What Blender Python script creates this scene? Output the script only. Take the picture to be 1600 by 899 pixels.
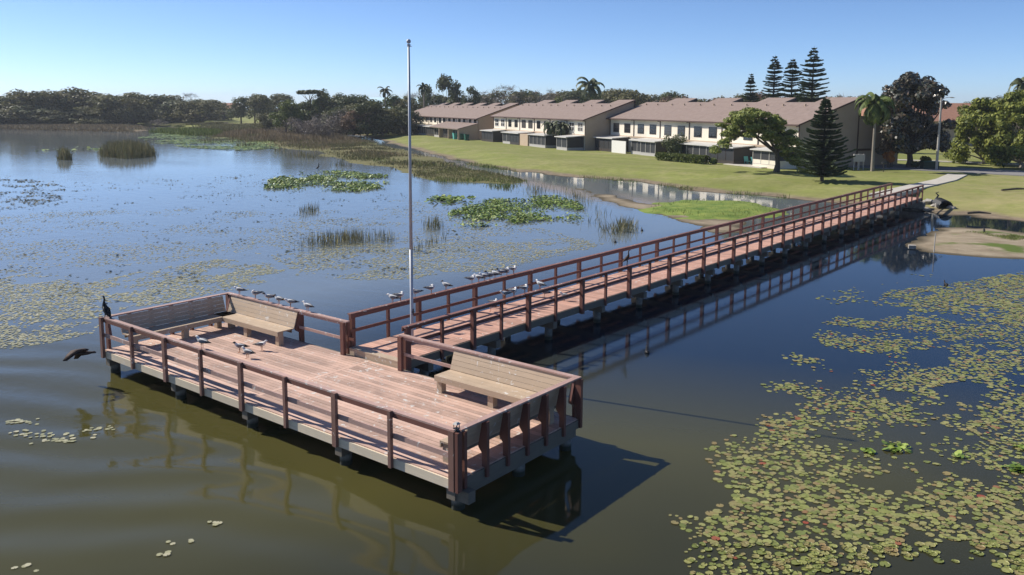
import bpy, math, random
import numpy as np
from mathutils import Vector, Matrix, Euler
R = math.radians
for o in list(bpy.data.objects): bpy.data.objects.remove(o)
col = bpy.context.scene.collection
sc = bpy.context.scene

# ------------------------------------------------------------------ camera
F_PX, PITCH, YAW, ROLL, CY = 1328.32, 0.1390, 0.6692, 0.0038, 347.34
CAM = np.array([26.314, -12.539, 8.557])
fw = np.array([-math.sin(YAW)*math.cos(PITCH), math.cos(YAW)*math.cos(PITCH), -math.sin(PITCH)])
rt0 = np.array([math.cos(YAW), math.sin(YAW), 0.0]); up0 = np.cross(rt0, fw)
rt = rt0*math.cos(ROLL)+up0*math.sin(ROLL); up = -rt0*math.sin(ROLL)+up0*math.cos(ROLL)
cd = bpy.data.cameras.new('camera'); cam = bpy.data.objects.new('camera', cd); col.objects.link(cam)
m = Matrix(((rt[0], up[0], -fw[0], CAM[0]), (rt[1], up[1], -fw[1], CAM[1]), (rt[2], up[2], -fw[2], CAM[2]), (0, 0, 0, 1)))
cam.matrix_world = m
cd.sensor_width = 36; cd.lens = F_PX/1600*36; cd.clip_end = 4000; cd.clip_start = .1
cd.shift_y = (CY-449.5)/1600
sc.camera = cam

# ------------------------------------------------------------------ light
SUN_AZ, SUN_EL = 14.0, 38.5          # direction the shadows fall (from +X towards +Y), elevation
w = bpy.data.worlds.new('World'); sc.world = w; w.use_nodes = True
nt = w.node_tree; bg = nt.nodes['Background']
sky = nt.nodes.new('ShaderNodeTexSky'); sky.sky_type = 'NISHITA'; sky.sun_disc = False
sky.sun_elevation = R(SUN_EL); sky.sun_rotation = R(270-SUN_AZ)
sky.air_density = 0.5; sky.dust_density = 0.2; sky.ozone_density = 6.0; sky.altitude = 0
nt.links.new(sky.outputs[0], bg.inputs[0]); bg.inputs[1].default_value = 0.104
ld = bpy.data.lights.new('sun', 'SUN'); ld.energy = 4.6; ld.angle = R(0.53); ld.color = (1, .94, .85)
sun = bpy.data.objects.new('sun', ld); col.objects.link(sun)
sd = Vector((math.cos(R(SUN_AZ))*math.cos(R(SUN_EL)), math.sin(R(SUN_AZ))*math.cos(R(SUN_EL)), -math.sin(R(SUN_EL))))
sun.rotation_euler = sd.to_track_quat('-Z', 'Y').to_euler()
sc.view_settings.view_transform = 'Standard'; sc.view_settings.look = 'None'
sc.view_settings.exposure = 0.52; sc.view_settings.gamma = 1

HAZE = .0002
# ------------------------------------------------------------------ helpers
def ray(px, py):
    return fw + rt*(px-800)/F_PX - up*(py-CY)/F_PX
def at(px, py, z=0.0):
    d = ray(px, py); t = (z-CAM[2])/d[2]; return CAM+d*t
def at_dist(px, dist, z=0.9):
    d = ray(px, 160); h = d[:2]/np.linalg.norm(d[:2]); return np.array([CAM[0]+h[0]*dist, CAM[1]+h[1]*dist, z])
def height_at(P, py):
    "height of something standing at P whose top is seen at row py"
    rel = P[:2]-CAM[:2]; dd = math.hypot(*rel); lo, hi = 0, 60
    for _ in range(40):
        mid = (lo+hi)/2; v = np.array([P[0], P[1], P[2]+mid])-CAM
        y = CY-F_PX*(v@up)/(v@fw)
        if y > py: lo = mid
        else: hi = mid
    return lo
def width_at(P, px_w):
    return px_w*((P-CAM)@fw)/F_PX

def tag(o, label=None, cat=None, group=None, kind=None):
    if label: o['label'] = label
    if cat: o['category'] = cat
    if group: o['group'] = group
    if kind: o['kind'] = kind
    return o
def empty(name, loc, rz=0.0, label=None, cat=None, group=None):
    o = bpy.data.objects.new(name, None); col.objects.link(o)
    o.location = loc; o.rotation_euler = (0, 0, rz); o.empty_display_size = .2
    return tag(o, label, cat, group)
def link(name, me, parent=None, loc=(0, 0, 0), rot=(0, 0, 0)):
    o = bpy.data.objects.new(name, me); col.objects.link(o); o.parent = parent
    o.location = loc; o.rotation_euler = rot
    return o
def copy_thing(root, loc, rz=None, scale=None, label=None, group=None):
    r = root.copy(); col.objects.link(r); r.location = loc
    if rz is not None: r.rotation_euler = (0, 0, rz)
    if scale is not None: r.scale = scale
    if label: r['label'] = label
    if group: r['group'] = group
    for ch in list(root.children):
        c = ch.copy(); col.objects.link(c); c.parent = r
        for g in list(ch.children):
            d = g.copy(); col.objects.link(d); d.parent = c
    return r

class MB:
    def __init__(s): s.v = []; s.f = []; s.m = []
    def add(s, vs, fs, mi=0):
        b = len(s.v); s.v += [tuple(map(float, v)) for v in vs]
        s.f += [tuple(b+i for i in f) for f in fs]; s.m += [mi]*len(fs); return s
    def box(s, x0, x1, y0, y1, z0, z1, mi=0):
        return s.add([(x0,y0,z0),(x1,y0,z0),(x1,y1,z0),(x0,y1,z0),(x0,y0,z1),(x1,y0,z1),(x1,y1,z1),(x0,y1,z1)],
                     [(0,3,2,1),(4,5,6,7),(0,1,5,4),(1,2,6,5),(2,3,7,6),(3,0,4,7)], mi)
    def prism(s, pts, axis, a0, a1, mi=0):
        "pts 2D profile; axis 'x': (y,z); 'y': (x,z); 'z': (x,y)"
        n = len(pts); V = []
        for a in (a0, a1):
            for p in pts:
                V.append({'x': (a, p[0], p[1]), 'y': (p[0], a, p[1]), 'z': (p[0], p[1], a)}[axis])
        F = [tuple(range(n))[::-1], tuple(range(n, 2*n))]
        for i in range(n): F.append((i, (i+1) % n, n+(i+1) % n, n+i))
        return s.add(V, F, mi)
    def tube(s, p0, p1, r0, r1=None, n=8, mi=0, caps=True):
        return s.path([p0, p1], [r0, r0 if r1 is None else r1], n, mi, caps)
    def path(s, pts, rad, n=8, mi=0, caps=True, flat=None, mis=None):
        "tube through pts; rad numbers or (side, updown) pairs"
        pts = [Vector(p) for p in pts]; V = []; N = len(pts)
        for i, p in enumerate(pts):
            t = (pts[min(i+1, N-1)]-pts[max(i-1, 0)]).normalized()
            ref = Vector((0, 1, 0)) if abs(t.y) < .9 else Vector((0, 0, 1))
            if flat: ref = Vector(flat)
            b = t.cross(ref).normalized(); a = b.cross(t).normalized()
            r = rad[i]; ra, rb = r if isinstance(r, tuple) else (r, r)
            for k in range(n):
                q = 2*math.pi*k/n; V.append(p+a*math.cos(q)*ra+b*math.sin(q)*rb)
        F = []; M = []
        for i in range(N-1):
            for k in range(n):
                F.append((i*n+k, i*n+(k+1) % n, (i+1)*n+(k+1) % n, (i+1)*n+k)); M.append(mis[i] if mis else mi)
        if caps:
            F += [tuple(range(n))[::-1], tuple((N-1)*n+k for k in range(n))]; M += [mis[0] if mis else mi, mis[-1] if mis else mi]
        b0 = len(s.v); s.v += [tuple(v) for v in V]; s.f += [tuple(b0+i for i in f) for f in F]; s.m += M
        return s
    def mesh(s, name, mats, smooth=False, bevel=0):
        me = bpy.data.meshes.new(name); me.from_pydata(s.v, [], s.f)
        for mt in (mats if isinstance(mats, (list, tuple)) else [mats]): me.materials.append(mt)
        me.polygons.foreach_set('material_index', s.m)
        if smooth: me.polygons.foreach_set('use_smooth', [True]*len(s.f))
        me.update(); return me
    def build(s, name, mats, parent=None, loc=(0, 0, 0), rot=(0, 0, 0), smooth=False):
        return link(name, s.mesh(name, mats, smooth), parent, loc, rot)

def big_mesh(name, V, nper, mats, mi=None, smooth=False):
    "V: (nfaces, nper, 3) array of separate polygons"
    nf = V.shape[0]; me = bpy.data.meshes.new(name)
    me.vertices.add(nf*nper); me.vertices.foreach_set('co', V.reshape(-1).astype(np.float32))
    me.loops.add(nf*nper); me.loops.foreach_set('vertex_index', np.arange(nf*nper, dtype=np.int32))
    me.polygons.add(nf); me.polygons.foreach_set('loop_start', np.arange(0, nf*nper, nper, dtype=np.int32))
    me.polygons.foreach_set('loop_total', np.full(nf, nper, dtype=np.int32))
    for mt in (mats if isinstance(mats, (list, tuple)) else [mats]): me.materials.append(mt)
    if mi is not None: me.polygons.foreach_set('material_index', mi.astype(np.int32))
    me.update(calc_edges=True); return me

# ------------------------------------------------------------------ value noise
_rs = np.random.RandomState(5); _tab = _rs.rand(256, 256)
def vnoise(x, y, s=1.0, o=0):
    x = np.asarray(x)/s+o*17.3; y = np.asarray(y)/s+o*9.1
    xi = np.floor(x).astype(int); yi = np.floor(y).astype(int); fx = x-xi; fy = y-yi
    fx = fx*fx*(3-2*fx); fy = fy*fy*(3-2*fy)
    T = lambda a, b: _tab[a % 256, b % 256]
    return (T(xi, yi)*(1-fx)+T(xi+1, yi)*fx)*(1-fy)+(T(xi, yi+1)*(1-fx)+T(xi+1, yi+1)*fx)*fy
def fbm(x, y, s=1.0, o=0, n=4):
    a = 0; w_ = 0
    for i in range(n):
        a = a+vnoise(x, y, s/2**i, o+i)*.5**i; w_ += .5**i
    return a/w_
def inside(poly, x, y):
    x = np.asarray(x, float); y = np.asarray(y, float); r = np.zeros(x.shape, bool); n = len(poly)
    for i in range(n):
        x0, y0 = poly[i]; x1, y1 = poly[(i+1) % n]
        if y0 == y1: continue
        c = ((y0 > y) != (y1 > y)) & (x < (x1-x0)*(y-y0)/(y1-y0)+x0); r ^= c
    return r
def sdf(poly, x, y):
    d = np.full(np.shape(x), 1e9); n = len(poly)
    for i in range(n):
        ax, ay = poly[i]; bx, by = poly[(i+1) % n]; ex, ey = bx-ax, by-ay; L = ex*ex+ey*ey+1e-9
        t = np.clip(((x-ax)*ex+(y-ay)*ey)/L, 0, 1)
        d = np.minimum(d, np.hypot(x-ax-t*ex, y-ay-t*ey))
    return np.where(inside(poly, x, y), d, -d)
def px_poly(pts, z=0.0): return [tuple(at(a, b, z)[:2]) for a, b in pts]

# ------------------------------------------------------------------ materials
def mat(name, c=(.5, .5, .5), rough=.7, metal=0.0, spec=None):
    mt = bpy.data.materials.new(name); mt.use_nodes = True
    p = mt.node_tree.nodes['Principled BSDF']; p.inputs['Base Color'].default_value = (*c, 1)
    p.inputs['Roughness'].default_value = rough; p.inputs['Metallic'].default_value = metal
    if spec is not None: p.inputs['Specular IOR Level'].default_value = spec
    return mt
class NT:
    def __init__(s, mt): s.t = mt.node_tree; s.p = s.t.nodes['Principled BSDF']
    def n(s, ty, **k):
        nd = s.t.nodes.new(ty)
        for a, b in k.items():
            if a.startswith('i_'): nd.inputs[a[2:].replace('_', ' ')].default_value = b
            else: setattr(nd, a, b)
        return nd
    def l(s, a, b): s.t.links.new(a, b)
    def pos(s): return s.n('ShaderNodeNewGeometry').outputs['Position']
    def objc(s): return s.n('ShaderNodeTexCoord').outputs['Object']
    def mapping(s, v, scale=(1, 1, 1), rot=(0, 0, 0)):
        m_ = s.n('ShaderNodeMapping'); s.l(v, m_.inputs[0]); m_.inputs['Scale'].default_value = scale; m_.inputs['Rotation'].default_value = rot
        return m_.outputs[0]
    def noise(s, v, scale, detail=3, rough=.55, dist=0.0):
        nd = s.n('ShaderNodeTexNoise'); s.l(v, nd.inputs['Vector']); nd.inputs['Scale'].default_value = scale
        nd.inputs['Detail'].default_value = detail; nd.inputs['Roughness'].default_value = rough; nd.inputs['Distortion'].default_value = dist
        return nd.outputs['Fac']
    def ramp(s, f, stops, interp='LINEAR'):
        r = s.n('ShaderNodeValToRGB'); r.color_ramp.interpolation = interp; e = r.color_ramp.elements
        while len(e) < len(stops): e.new(.5)
        for i, (p_, c) in enumerate(stops):
            e[i].position = p_; e[i].color = (*c, 1) if len(c) == 3 else c
        s.l(f, r.inputs[0]); return r.outputs['Color']
    def val(s, f, a, b, lo=0.0, hi=1.0):
        r = s.n('ShaderNodeMapRange'); s.l(f, r.inputs[0]); r.inputs[1].default_value = a; r.inputs[2].default_value = b
        r.inputs[3].default_value = lo; r.inputs[4].default_value = hi; return r.outputs[0]
    def mix(s, f, a, b, mode='MIX'):
        m_ = s.n('ShaderNodeMix', data_type='RGBA', blend_type=mode)
        for sock, v in ((m_.inputs[0], f), (m_.inputs[6], a), (m_.inputs[7], b)):
            if hasattr(v, 'links'): s.l(v, sock)
            elif isinstance(v, (tuple, list)): sock.default_value = (*v, 1)
            else: sock.default_value = v
        return m_.outputs[2]
    def math(s, op, a, b=None):
        m_ = s.n('ShaderNodeMath', operation=op)
        for i, v in enumerate((a, b)):
            if v is None: continue
            if hasattr(v, 'links'): s.l(v, m_.inputs[i])
            else: m_.inputs[i].default_value = v
        return m_.outputs[0]
    def base(s, c): s.l(c, s.p.inputs['Base Color'])
    def bump(s, h, strength=.5, dist=.02):
        b = s.n('ShaderNodeBump'); s.l(h, b.inputs['Height']); b.inputs['Strength'].default_value = strength; b.inputs['Distance'].default_value = dist
        s.l(b.outputs[0], s.p.inputs['Normal'])
    def island(s): return s.n('ShaderNodeNewGeometry').outputs['Random Per Island']
    def rnd(s): return s.n('ShaderNodeObjectInfo').outputs['Random']

def wood(name, c, var=.25, grain=(1, 1, 1), rough=.75, guano=0.0, dirt=.3):
    mt = mat(name, c, rough); n = NT(mt); v = n.pos()
    g = n.noise(n.mapping(v, grain), 9, 5, .65)
    big = n.noise(v, .9, 4, .6)
    d = tuple(x*(1-var) for x in c); l = tuple(min(1, x*(1+var)) for x in c)
    cc = n.ramp(n.island(), [(0, d), (.5, c), (1, l)])
    cc = n.mix(n.val(g, .3, .75, 0, .35), cc, tuple(x*.55 for x in c))
    cc = n.mix(n.val(big, .45, .75, 0, dirt), cc, tuple(min(1, x*1.5) for x in c))
    if guano:
        s1 = n.noise(v, 7, 5, .6, .6); s2 = n.noise(v, .8, 2)
        k = n.math('MULTIPLY', n.val(s1, .62-guano*.05, .67-guano*.05), n.val(s2, .42, .58))
        cc = n.mix(k, cc, (.62, .6, .56))
    n.base(cc); n.bump(g, .25, .004); return mt
M = {}
M['deck'] = wood('deck_board_red', (.49, .325, .25), .33, (.25, 3, 3), .7, .6, .7)
M['walk'] = wood('walkway_board_red', (.49, .28, .205), .3, (.25, 3, 3), .7, .22, .55)
M['rail'] = wood('rail_redwood_stain', (.15, .058, .041), .35, (1, 1, .35), .6, .0, .35)
M['cap'] = wood('rail_cap_weathered', (.38, .245, .205), .22, (.5, .5, 2), .65, .55, .6)
M['cap2'] = wood('walkway_cap', (.19, .085, .064), .22, (.5, .5, 2), .65, .45, .5)
M['post'] = wood('post_weathered', (.19, .10, .075), .45, (3, 3, .35), .7, .1, .7)
M['rim'] = wood('rim_board_tan', (.66, .56, .41), .15, (.4, .4, 3), .8, .15, .3)
M['beam'] = wood('beam_grey', (.17, .145, .11), .2, (.4, .4, 3), .85, 0, .3)
M['bench'] = wood('bench_composite_tan', (.46, .35, .245), .1, (.35, .35, 3), .7, .18, .15)
M['white'] = mat('white_paint', (.75, .74, .7), .5)
def concrete():
    mt = mat('concrete_pile', (.2, .19, .165), .9); n = NT(mt); v = n.pos()
    z = n.n('ShaderNodeSeparateXYZ'); n.l(v, z.inputs[0])
    k = n.noise(v, 6, 4)
    c = n.ramp(k, [(.3, (.13, .125, .105)), (.7, (.26, .25, .22))])
    wet = n.val(z.outputs[2], .1, .2, 1, 0)      # algae line left by the water
    c = n.mix(wet, c, (.03, .033, .02)); n.base(c); n.bump(k, .4, .01); return mt
M['pile'] = concrete()
def water():
    mt = mat('lake_water', (.02, .02, .01), .03); n = NT(mt); v = n.pos()
    n.p.inputs['IOR'].default_value = 1.33
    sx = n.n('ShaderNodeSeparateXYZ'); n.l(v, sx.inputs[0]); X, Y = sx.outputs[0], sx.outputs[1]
    # turbid silt near the platform, clearer water with painted sky blue right and beyond
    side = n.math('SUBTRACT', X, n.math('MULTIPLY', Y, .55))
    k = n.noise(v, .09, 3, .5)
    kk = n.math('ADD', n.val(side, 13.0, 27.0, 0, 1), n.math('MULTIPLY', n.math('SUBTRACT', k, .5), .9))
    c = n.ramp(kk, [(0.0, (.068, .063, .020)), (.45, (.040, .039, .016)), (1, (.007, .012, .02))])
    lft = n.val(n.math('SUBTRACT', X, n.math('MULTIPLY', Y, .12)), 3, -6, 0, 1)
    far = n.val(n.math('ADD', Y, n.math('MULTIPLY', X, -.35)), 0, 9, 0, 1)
    c = n.mix(far, c, (.010, .018, .031)); c = n.mix(n.math('MULTIPLY', lft, far), c, (.15, .175, .185))  # blue far out and pale on left: sky reflection painted into base colour
    n.base(c)
    # ripples: calm to the right of the walkway, livelier to the left
    calm = n.val(n.math('SUBTRACT', X, n.math('MULTIPLY', Y, .12)), 2, 10, 1.0, .2)
    calm = n.math('MULTIPLY', calm, n.val(n.math('ADD', Y, n.math('MULTIPLY', X, .9)), 18, 36, 1, .22))
    patch = n.val(n.noise(n.mapping(v, (.5, 1, 1), (0, 0, .4)), .07, 3, .5), .35, .65, .25, 1.0)
    r1 = n.noise(n.mapping(v, (1, 1.9, 1), (0, 0, .5)), 2.4, 4, .55, .3)
    r2 = n.noise(n.mapping(v, (1, 2.2, 1), (0, 0, .25)), .55, 3, .5, .4)
    wv = n.n('ShaderNodeTexWave', wave_type='BANDS', bands_direction='X', wave_profile='SIN')
    n.l(n.mapping(v, (1, 1, 1), (0, 0, R(55))), wv.inputs['Vector']); wv.inputs['Scale'].default_value = .16
    wv.inputs['Distortion'].default_value = 5.5; wv.inputs['Detail'].default_value = 2; wv.inputs['Detail Scale'].default_value = .7
    near = n.math('MULTIPLY', n.val(Y, 2.0, -2.5, 0, 1), n.val(X, 19.0, 13, 0, 1))
    h = n.math('MULTIPLY', n.math('MULTIPLY', r1, .008), n.math('MULTIPLY', calm, patch))
    h = n.math('ADD', h, n.math('MULTIPLY', n.math('MULTIPLY', r2, .014), calm))
    h = n.math('ADD', h, n.math('MULTIPLY', n.math('MULTIPLY', wv.outputs['Fac'], .035), near))
    r3 = n.noise(n.mapping(v, (1, 2.0, 1), (0, 0, .6)), 7.0, 3, .6, .2)
    h = n.math('ADD', h, n.math('MULTIPLY', r3, n.math('MULTIPLY', n.val(X, 18, 10, .0003, .0016), n.val(Y, 40, 10, 0, 1))))
    b = n.n('ShaderNodeBump'); n.l(h, b.inputs['Height']); b.inputs['Strength'].default_value = 1; b.inputs['Distance'].default_value = 1.0
    n.l(b.outputs[0], n.p.inputs['Normal'])
    return mt
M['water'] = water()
def ground():
    mt = mat('lawn_ground', (.1, .12, .03), .95, spec=.15); n = NT(mt); v = n.pos()
    sx = n.n('ShaderNodeSeparateXYZ'); n.l(v, sx.inputs[0]); Z = sx.outputs[2]
    big = n.noise(v, .045, 4, .6, .3); med = n.noise(v, .35, 4, .65); fine = n.noise(v, 5, 3, .7)
    g = n.ramp(big, [(.25, (.17, .205, .045)), (.5, (.225, .25, .065)), (.75, (.28, .27, .10))])
    g = n.mix(n.val(med, .38, .66, 0, .8), g, (.30, .28, .12))
    g = n.mix(n.val(n.noise(v, 1.3, 5, .75), .42, .7, 0, .6), g, (.12, .14, .035))
    streak = n.noise(n.mapping(v, (.35, 1.6, 1), (0, 0, R(27))), .16, 4, .65, .4)
    g = n.mix(n.val(streak, .42, .62, 0, .55), g, (.15, .165, .045))
    g = n.mix(n.val(n.noise(v, .13, 5, .7, .6), .58, .68, 0, .5), g, (.33, .29, .16))
    # drier turf to the right of the path
    dry = n.math('MULTIPLY', n.val(n.math('ADD', sx.outputs[0], n.math('MULTIPLY', sx.outputs[1], -.12)), -8, 8, 0, 1), n.val(med, .3, .6, .2, .85))
    g = n.mix(n.math('MULTIPLY', dry, .6), g, (.36, .295, .155))
    mud = n.ramp(n.noise(v, 1.2, 5, .65), [(.3, (.15, .115, .075)), (.7, (.27, .215, .15))])
    k = n.val(n.math('ADD', Z, n.math('MULTIPLY', n.math('SUBTRACT', med, .5), .22)), .10, .2, 1, 0)
    g = n.mix(k, g, mud)
    wet = n.val(Z, .01, .05, 1, 0); g = n.mix(wet, g, (.05, .042, .026))
    n.base(g); n.bump(n.math('ADD', fine, med), .6, .05); return mt
M['ground'] = ground()
def sand():
    mt = mat('sandbar_mud', (.3, .25, .17), .95, spec=.15); n = NT(mt); v = n.pos()
    sx = n.n('ShaderNodeSeparateXYZ'); n.l(v, sx.inputs[0])
    med = n.noise(n.mapping(v, (1, 2.2, 1)), .5, 5, .65); f = n.noise(v, 3, 4, .7)
    c = n.ramp(med, [(.3, (.21, .165, .11)), (.7, (.36, .30, .215))])
    gr = n.val(n.noise(v, .28, 4, .6), .52, .6); gr = n.math('MULTIPLY', gr, n.val(sx.outputs[2], .07, .13))
    c = n.mix(gr, c, (.10, .14, .03))
    c = n.mix(n.val(f, .5, .75, 0, .4), c, (.14, .11, .07))
    c = n.mix(n.val(sx.outputs[2], .01, .045, 1, 0), c, (.08, .065, .04))
    n.base(c); n.bump(f, .6, .04); return mt
M['sand'] = sand()
def simple_noise(name, a, b, scale=2, rough=.9, bump=0):
    mt = mat(name, a, rough, spec=.25); n = NT(mt); f = n.noise(n.pos(), scale, 5, .65); n.base(n.ramp(f, [(.3, a), (.7, b)]))
    if bump: n.bump(f, .5, bump)
    return mt
M['green_isle'] = simple_noise('island_grass', (.085, .155, .025), (.24, .28, .06), .9, .95, .05)
M['marsh'] = simple_noise('marsh_ground', (.09, .095, .03), (.19, .165, .07), .22, .95, .05)
M['path'] = simple_noise('concrete_path', (.42, .39, .34), (.52, .49, .43), 1.0)
M['road'] = simple_noise('asphalt_road', (.20, .19, .185), (.26, .25, .24), .8)
M['rock'] = simple_noise('pale_rock', (.22, .2, .17), (.45, .42, .37), 4, .9, .02)
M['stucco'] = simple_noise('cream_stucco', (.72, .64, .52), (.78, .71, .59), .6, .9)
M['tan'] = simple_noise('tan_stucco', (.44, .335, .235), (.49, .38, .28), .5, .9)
M['shingle'] = simple_noise('roof_shingle', (.215, .16, .135), (.28, .215, .185), 1.6, .9, .02)
M['shingle2'] = simple_noise('roof_shingle_red', (.30, .15, .10), (.36, .2, .14), 1.6, .9)
M['brown'] = mat('brown_trim', (.065, .032, .022), .6)
M['glass'] = mat('window_glass', (.012, .014, .018), .08)
_n = NT(M['glass']); _n.base(_n.ramp(_n.rnd(), [(0, (.008, .009, .012)), (.6, (.03, .032, .035)), (1, (.13, .12, .11))]))
M['frame'] = mat('window_frame_bronze', (.05, .04, .035), .5)
M['frame_w'] = mat('window_frame_white', (.7, .68, .63), .5)
M['screen'] = mat('dark_insect_screen', (.02, .021, .022), .55)
M['porchroof'] = mat('aluminium_porch_roof', (.55, .53, .49), .5)
M['grey'] = mat('grey_fence', (.42, .40, .37), .7)
M['alu'] = simple_noise('brushed_flagpole', (.42, .43, .45), (.52, .53, .55), 3, .5); M['alu'].node_tree.nodes['Principled BSDF'].inputs['Metallic'].default_value = .15
M['black'] = mat('black_plastic', (.012, .012, .012), .5)
M['lampwood'] = simple_noise('concrete_pole', (.33, .31, .28), (.45, .43, .4), 3)
M['red'] = mat('red_car_paint', (.28, .02, .02), .3)
M['blue'] = mat('blue_cover', (.06, .12, .32), .6)
M['teal'] = mat('teal_plastic', (.12, .45, .42), .5)
M['dgreen'] = mat('green_bin_plastic', (.01, .09, .06), .5)
M['orange'] = simple_noise('orange_shrub', (.35, .1, .02), (.5, .2, .04), 2)
M['gull_white'] = mat('gull_white', (.72, .71, .69), .8); M['gull_grey'] = mat('gull_grey', (.17, .175, .19), .8)
M['gull_black'] = mat('gull_black', (.03, .03, .032), .7); M['beak'] = mat('beak_orange', (.35, .12, .03), .5)
M['cormorant'] = simple_noise('cormorant_feather', (.008, .008, .009), (.022, .02, .018), 12, .5)
M['hawk'] = simple_noise('brown_feather', (.035, .022, .018), (.07, .045, .035), 10, .8)
M['heron'] = mat('heron_grey', (.13, .12, .12), .8)

def leaf(name, stops, rough=.6, hue=True, spec=.3, trans=.3):
    mt = mat(name, stops[0], rough, spec=spec); n = NT(mt); k = len(stops)-1
    c = n.ramp(n.island(), [(i/k, s) for i, s in enumerate(stops)])
    if hue:
        r = n.rnd(); c = n.mix(n.val(r, 0, 1, 0, .45), c, (.85, .7, .55), 'MULTIPLY')
    n.base(c)
    if trans:
        t = n.n('ShaderNodeBsdfTranslucent'); n.l(c, t.inputs[0]); mx = n.n('ShaderNodeMixShader'); mx.inputs[0].default_value = trans
        n.l(n.p.outputs[0], mx.inputs[1]); n.l(t.outputs[0], mx.inputs[2]); out = n.t.nodes['Material Output']; n.l(mx.outputs[0], out.inputs[0])
    return mt
M['l_dark'] = leaf('foliage_dark', [(.05, .068, .026), (.09, .112, .042), (.14, .155, .062)])
M['l_olive'] = leaf('foliage_olive', [(.085, .09, .035), (.145, .145, .06), (.20, .19, .085)])
M['l_mid'] = leaf('foliage_green', [(.05, .085, .018), (.10, .14, .03), (.17, .2, .05)])
M['l_bright'] = leaf('foliage_bright', [(.06, .085, .012), (.12, .15, .02), (.2, .22, .035)])
M['l_oak'] = leaf('foliage_yellow_green', [(.07, .095, .02), (.17, .2, .035), (.30, .31, .06)], hue=False)
M['l_brown'] = leaf('foliage_brown', [(.11, .07, .045), (.19, .125, .08), (.26, .19, .13)])
M['l_twig'] = leaf('bare_twigs', [(.13, .105, .085), (.2, .165, .14), (.28, .24, .2)], trans=0)
M['l_magnolia'] = leaf('magnolia_leaf', [(.022, .03, .017), (.05, .055, .03), (.12, .085, .055), (.085, .09, .065)], rough=.3, hue=False, spec=.6, trans=.05)
M['l_pine'] = leaf('araucaria_needles', [(.03, .05, .024), (.055, .08, .038), (.10, .13, .06)], hue=False, trans=.05)
M['l_poin'] = leaf('feathery_leaf', [(.11, .15, .03), (.2, .235, .05), (.30, .31, .08)], hue=False, trans=.25)
M['l_palm'] = leaf('palm_leaf', [(.05, .085, .015), (.10, .14, .03), (.17, .2, .05)], hue=False, trans=.2)
M['l_palm_d'] = leaf('palm_leaf_dark', [(.045, .065, .024), (.09, .11, .045), (.15, .155, .08)], hue=False, trans=.1)
M['bark'] = simple_noise('bark', (.07, .055, .042), (.14, .115, .09), 5, .95, .02)
M['bark_pale'] = simple_noise('bark_pale', (.2, .175, .14), (.32, .28, .23), 5, .95, .02)
M['reed'] = leaf('reed_blades', [(.09, .092, .035), (.15, .15, .06), (.26, .215, .115), (.17, .17, .07)], hue=False, trans=.1)
M['reed_b'] = leaf('brown_reed_blades', [(.17, .125, .07), (.25, .19, .11), (.33, .27, .17)], hue=False, trans=.1)
M['reed_g'] = leaf('green_reed_blades', [(.09, .125, .03), (.15, .19, .045), (.22, .25, .06)], hue=False, trans=.1)
def padmat(name, stops, use_obj=False):
    mt = mat(name, stops[0][1], .45, spec=.4); n = NT(mt)
    r = n.rnd() if use_obj else n.island()
    c = n.ramp(r, stops); nz = n.noise(n.pos(), 14, 3); c = n.mix(n.val(nz, .4, .7, 0, .35), c, (.10, .085, .03)); n.base(c); return mt
PADS = [(0, (.15, .18, .045)), (.3, (.24, .26, .07)), (.55, (.30, .30, .10)), (.8, (.26, .23, .09)), (.985, (.27, .19, .08)), (1, (.30, .06, .03))]
M['pad'] = padmat('lily_pad_surface', PADS); M['pad_o'] = padmat('lily_pad_single', PADS, True)
M['pad_g'] = padmat('spatterdock_leaf', [(0, (.07, .13, .015)), (.5, (.17, .26, .035)), (.85, (.30, .38, .08)), (1, (.40, .42, .14))])
M['pad_far'] = padmat('small_floating_leaves', [(0, (.24, .24, .12)), (.5, (.34, .33, .18)), (1, (.46, .43, .28))])
M['pad_dark'] = padmat('dark_floating_leaves', [(0, (.02, .03, .01)), (.5, (.05, .06, .02)), (1, (.12, .1, .04))])

# ------------------------------------------------------------------ water, land
def sheet(name, poly, z, mt, **k):
    mb = MB(); mb.add([(x, y, z) for x, y in poly], [tuple(range(len(poly)))]); o = mb.build(name, mt)
    tag(o, kind='structure'); return o
sheet('lake_bed', [(-3000, -3000), (3000, -3000), (3000, 3000), (-3000, 3000)], -.8, M['marsh'])
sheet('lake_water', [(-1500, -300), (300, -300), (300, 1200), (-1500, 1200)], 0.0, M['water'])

LAWN = px_poly([(560,212),(600,222),(640,234),(700,250),(740,260),(800,268),(880,276),(940,280),(1000,287),(1060,296),(1120,301),(1180,306),
                (1240,313),(1300,319),(1370,322),(1420,323),(1447,333),(1480,337),(1510,337),(1530,341),(1560,346),(1600,352),(1700,364),(1850,378)])
LAWN += [(120, 60), (2900, 600), (2900, 2900), (-2900, 2900), (-2900, 300), (-600, 60)]
LAWN += px_poly([(-60,199),(0,200),(120,203),(215,207),(236,205),(214,200),(238,197.5),(266,199),(275,204),(330,207),(400,207),(480,209)])
MARSH = px_poly([(262,204),(330,216),(390,224),(450,232),(500,240),(530,250),(590,262),(640,270),(690,276),(740,276),(768,270),(735,262),(700,252),(640,238),(600,226),(560,214),(480,206),(330,204)])
MARSH2 = px_poly([(640,262),(700,262),(760,268),(800,276),(830,283),(800,288),(740,284),(690,284),(640,276)])
ISLE = px_poly([(1003,326),(1030,319),(1080,313),(1140,314),(1180,318),(1214,323),(1225,332),(1200,341),(1150,344),(1090,344),(1040,338),(1010,333)])
MUD = px_poly([(905,296),(960,308),(1003,320),(1060,322),(1120,340),(1180,345),(1175,362),(1100,362),(1060,345),(1000,328),(940,313)])
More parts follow.
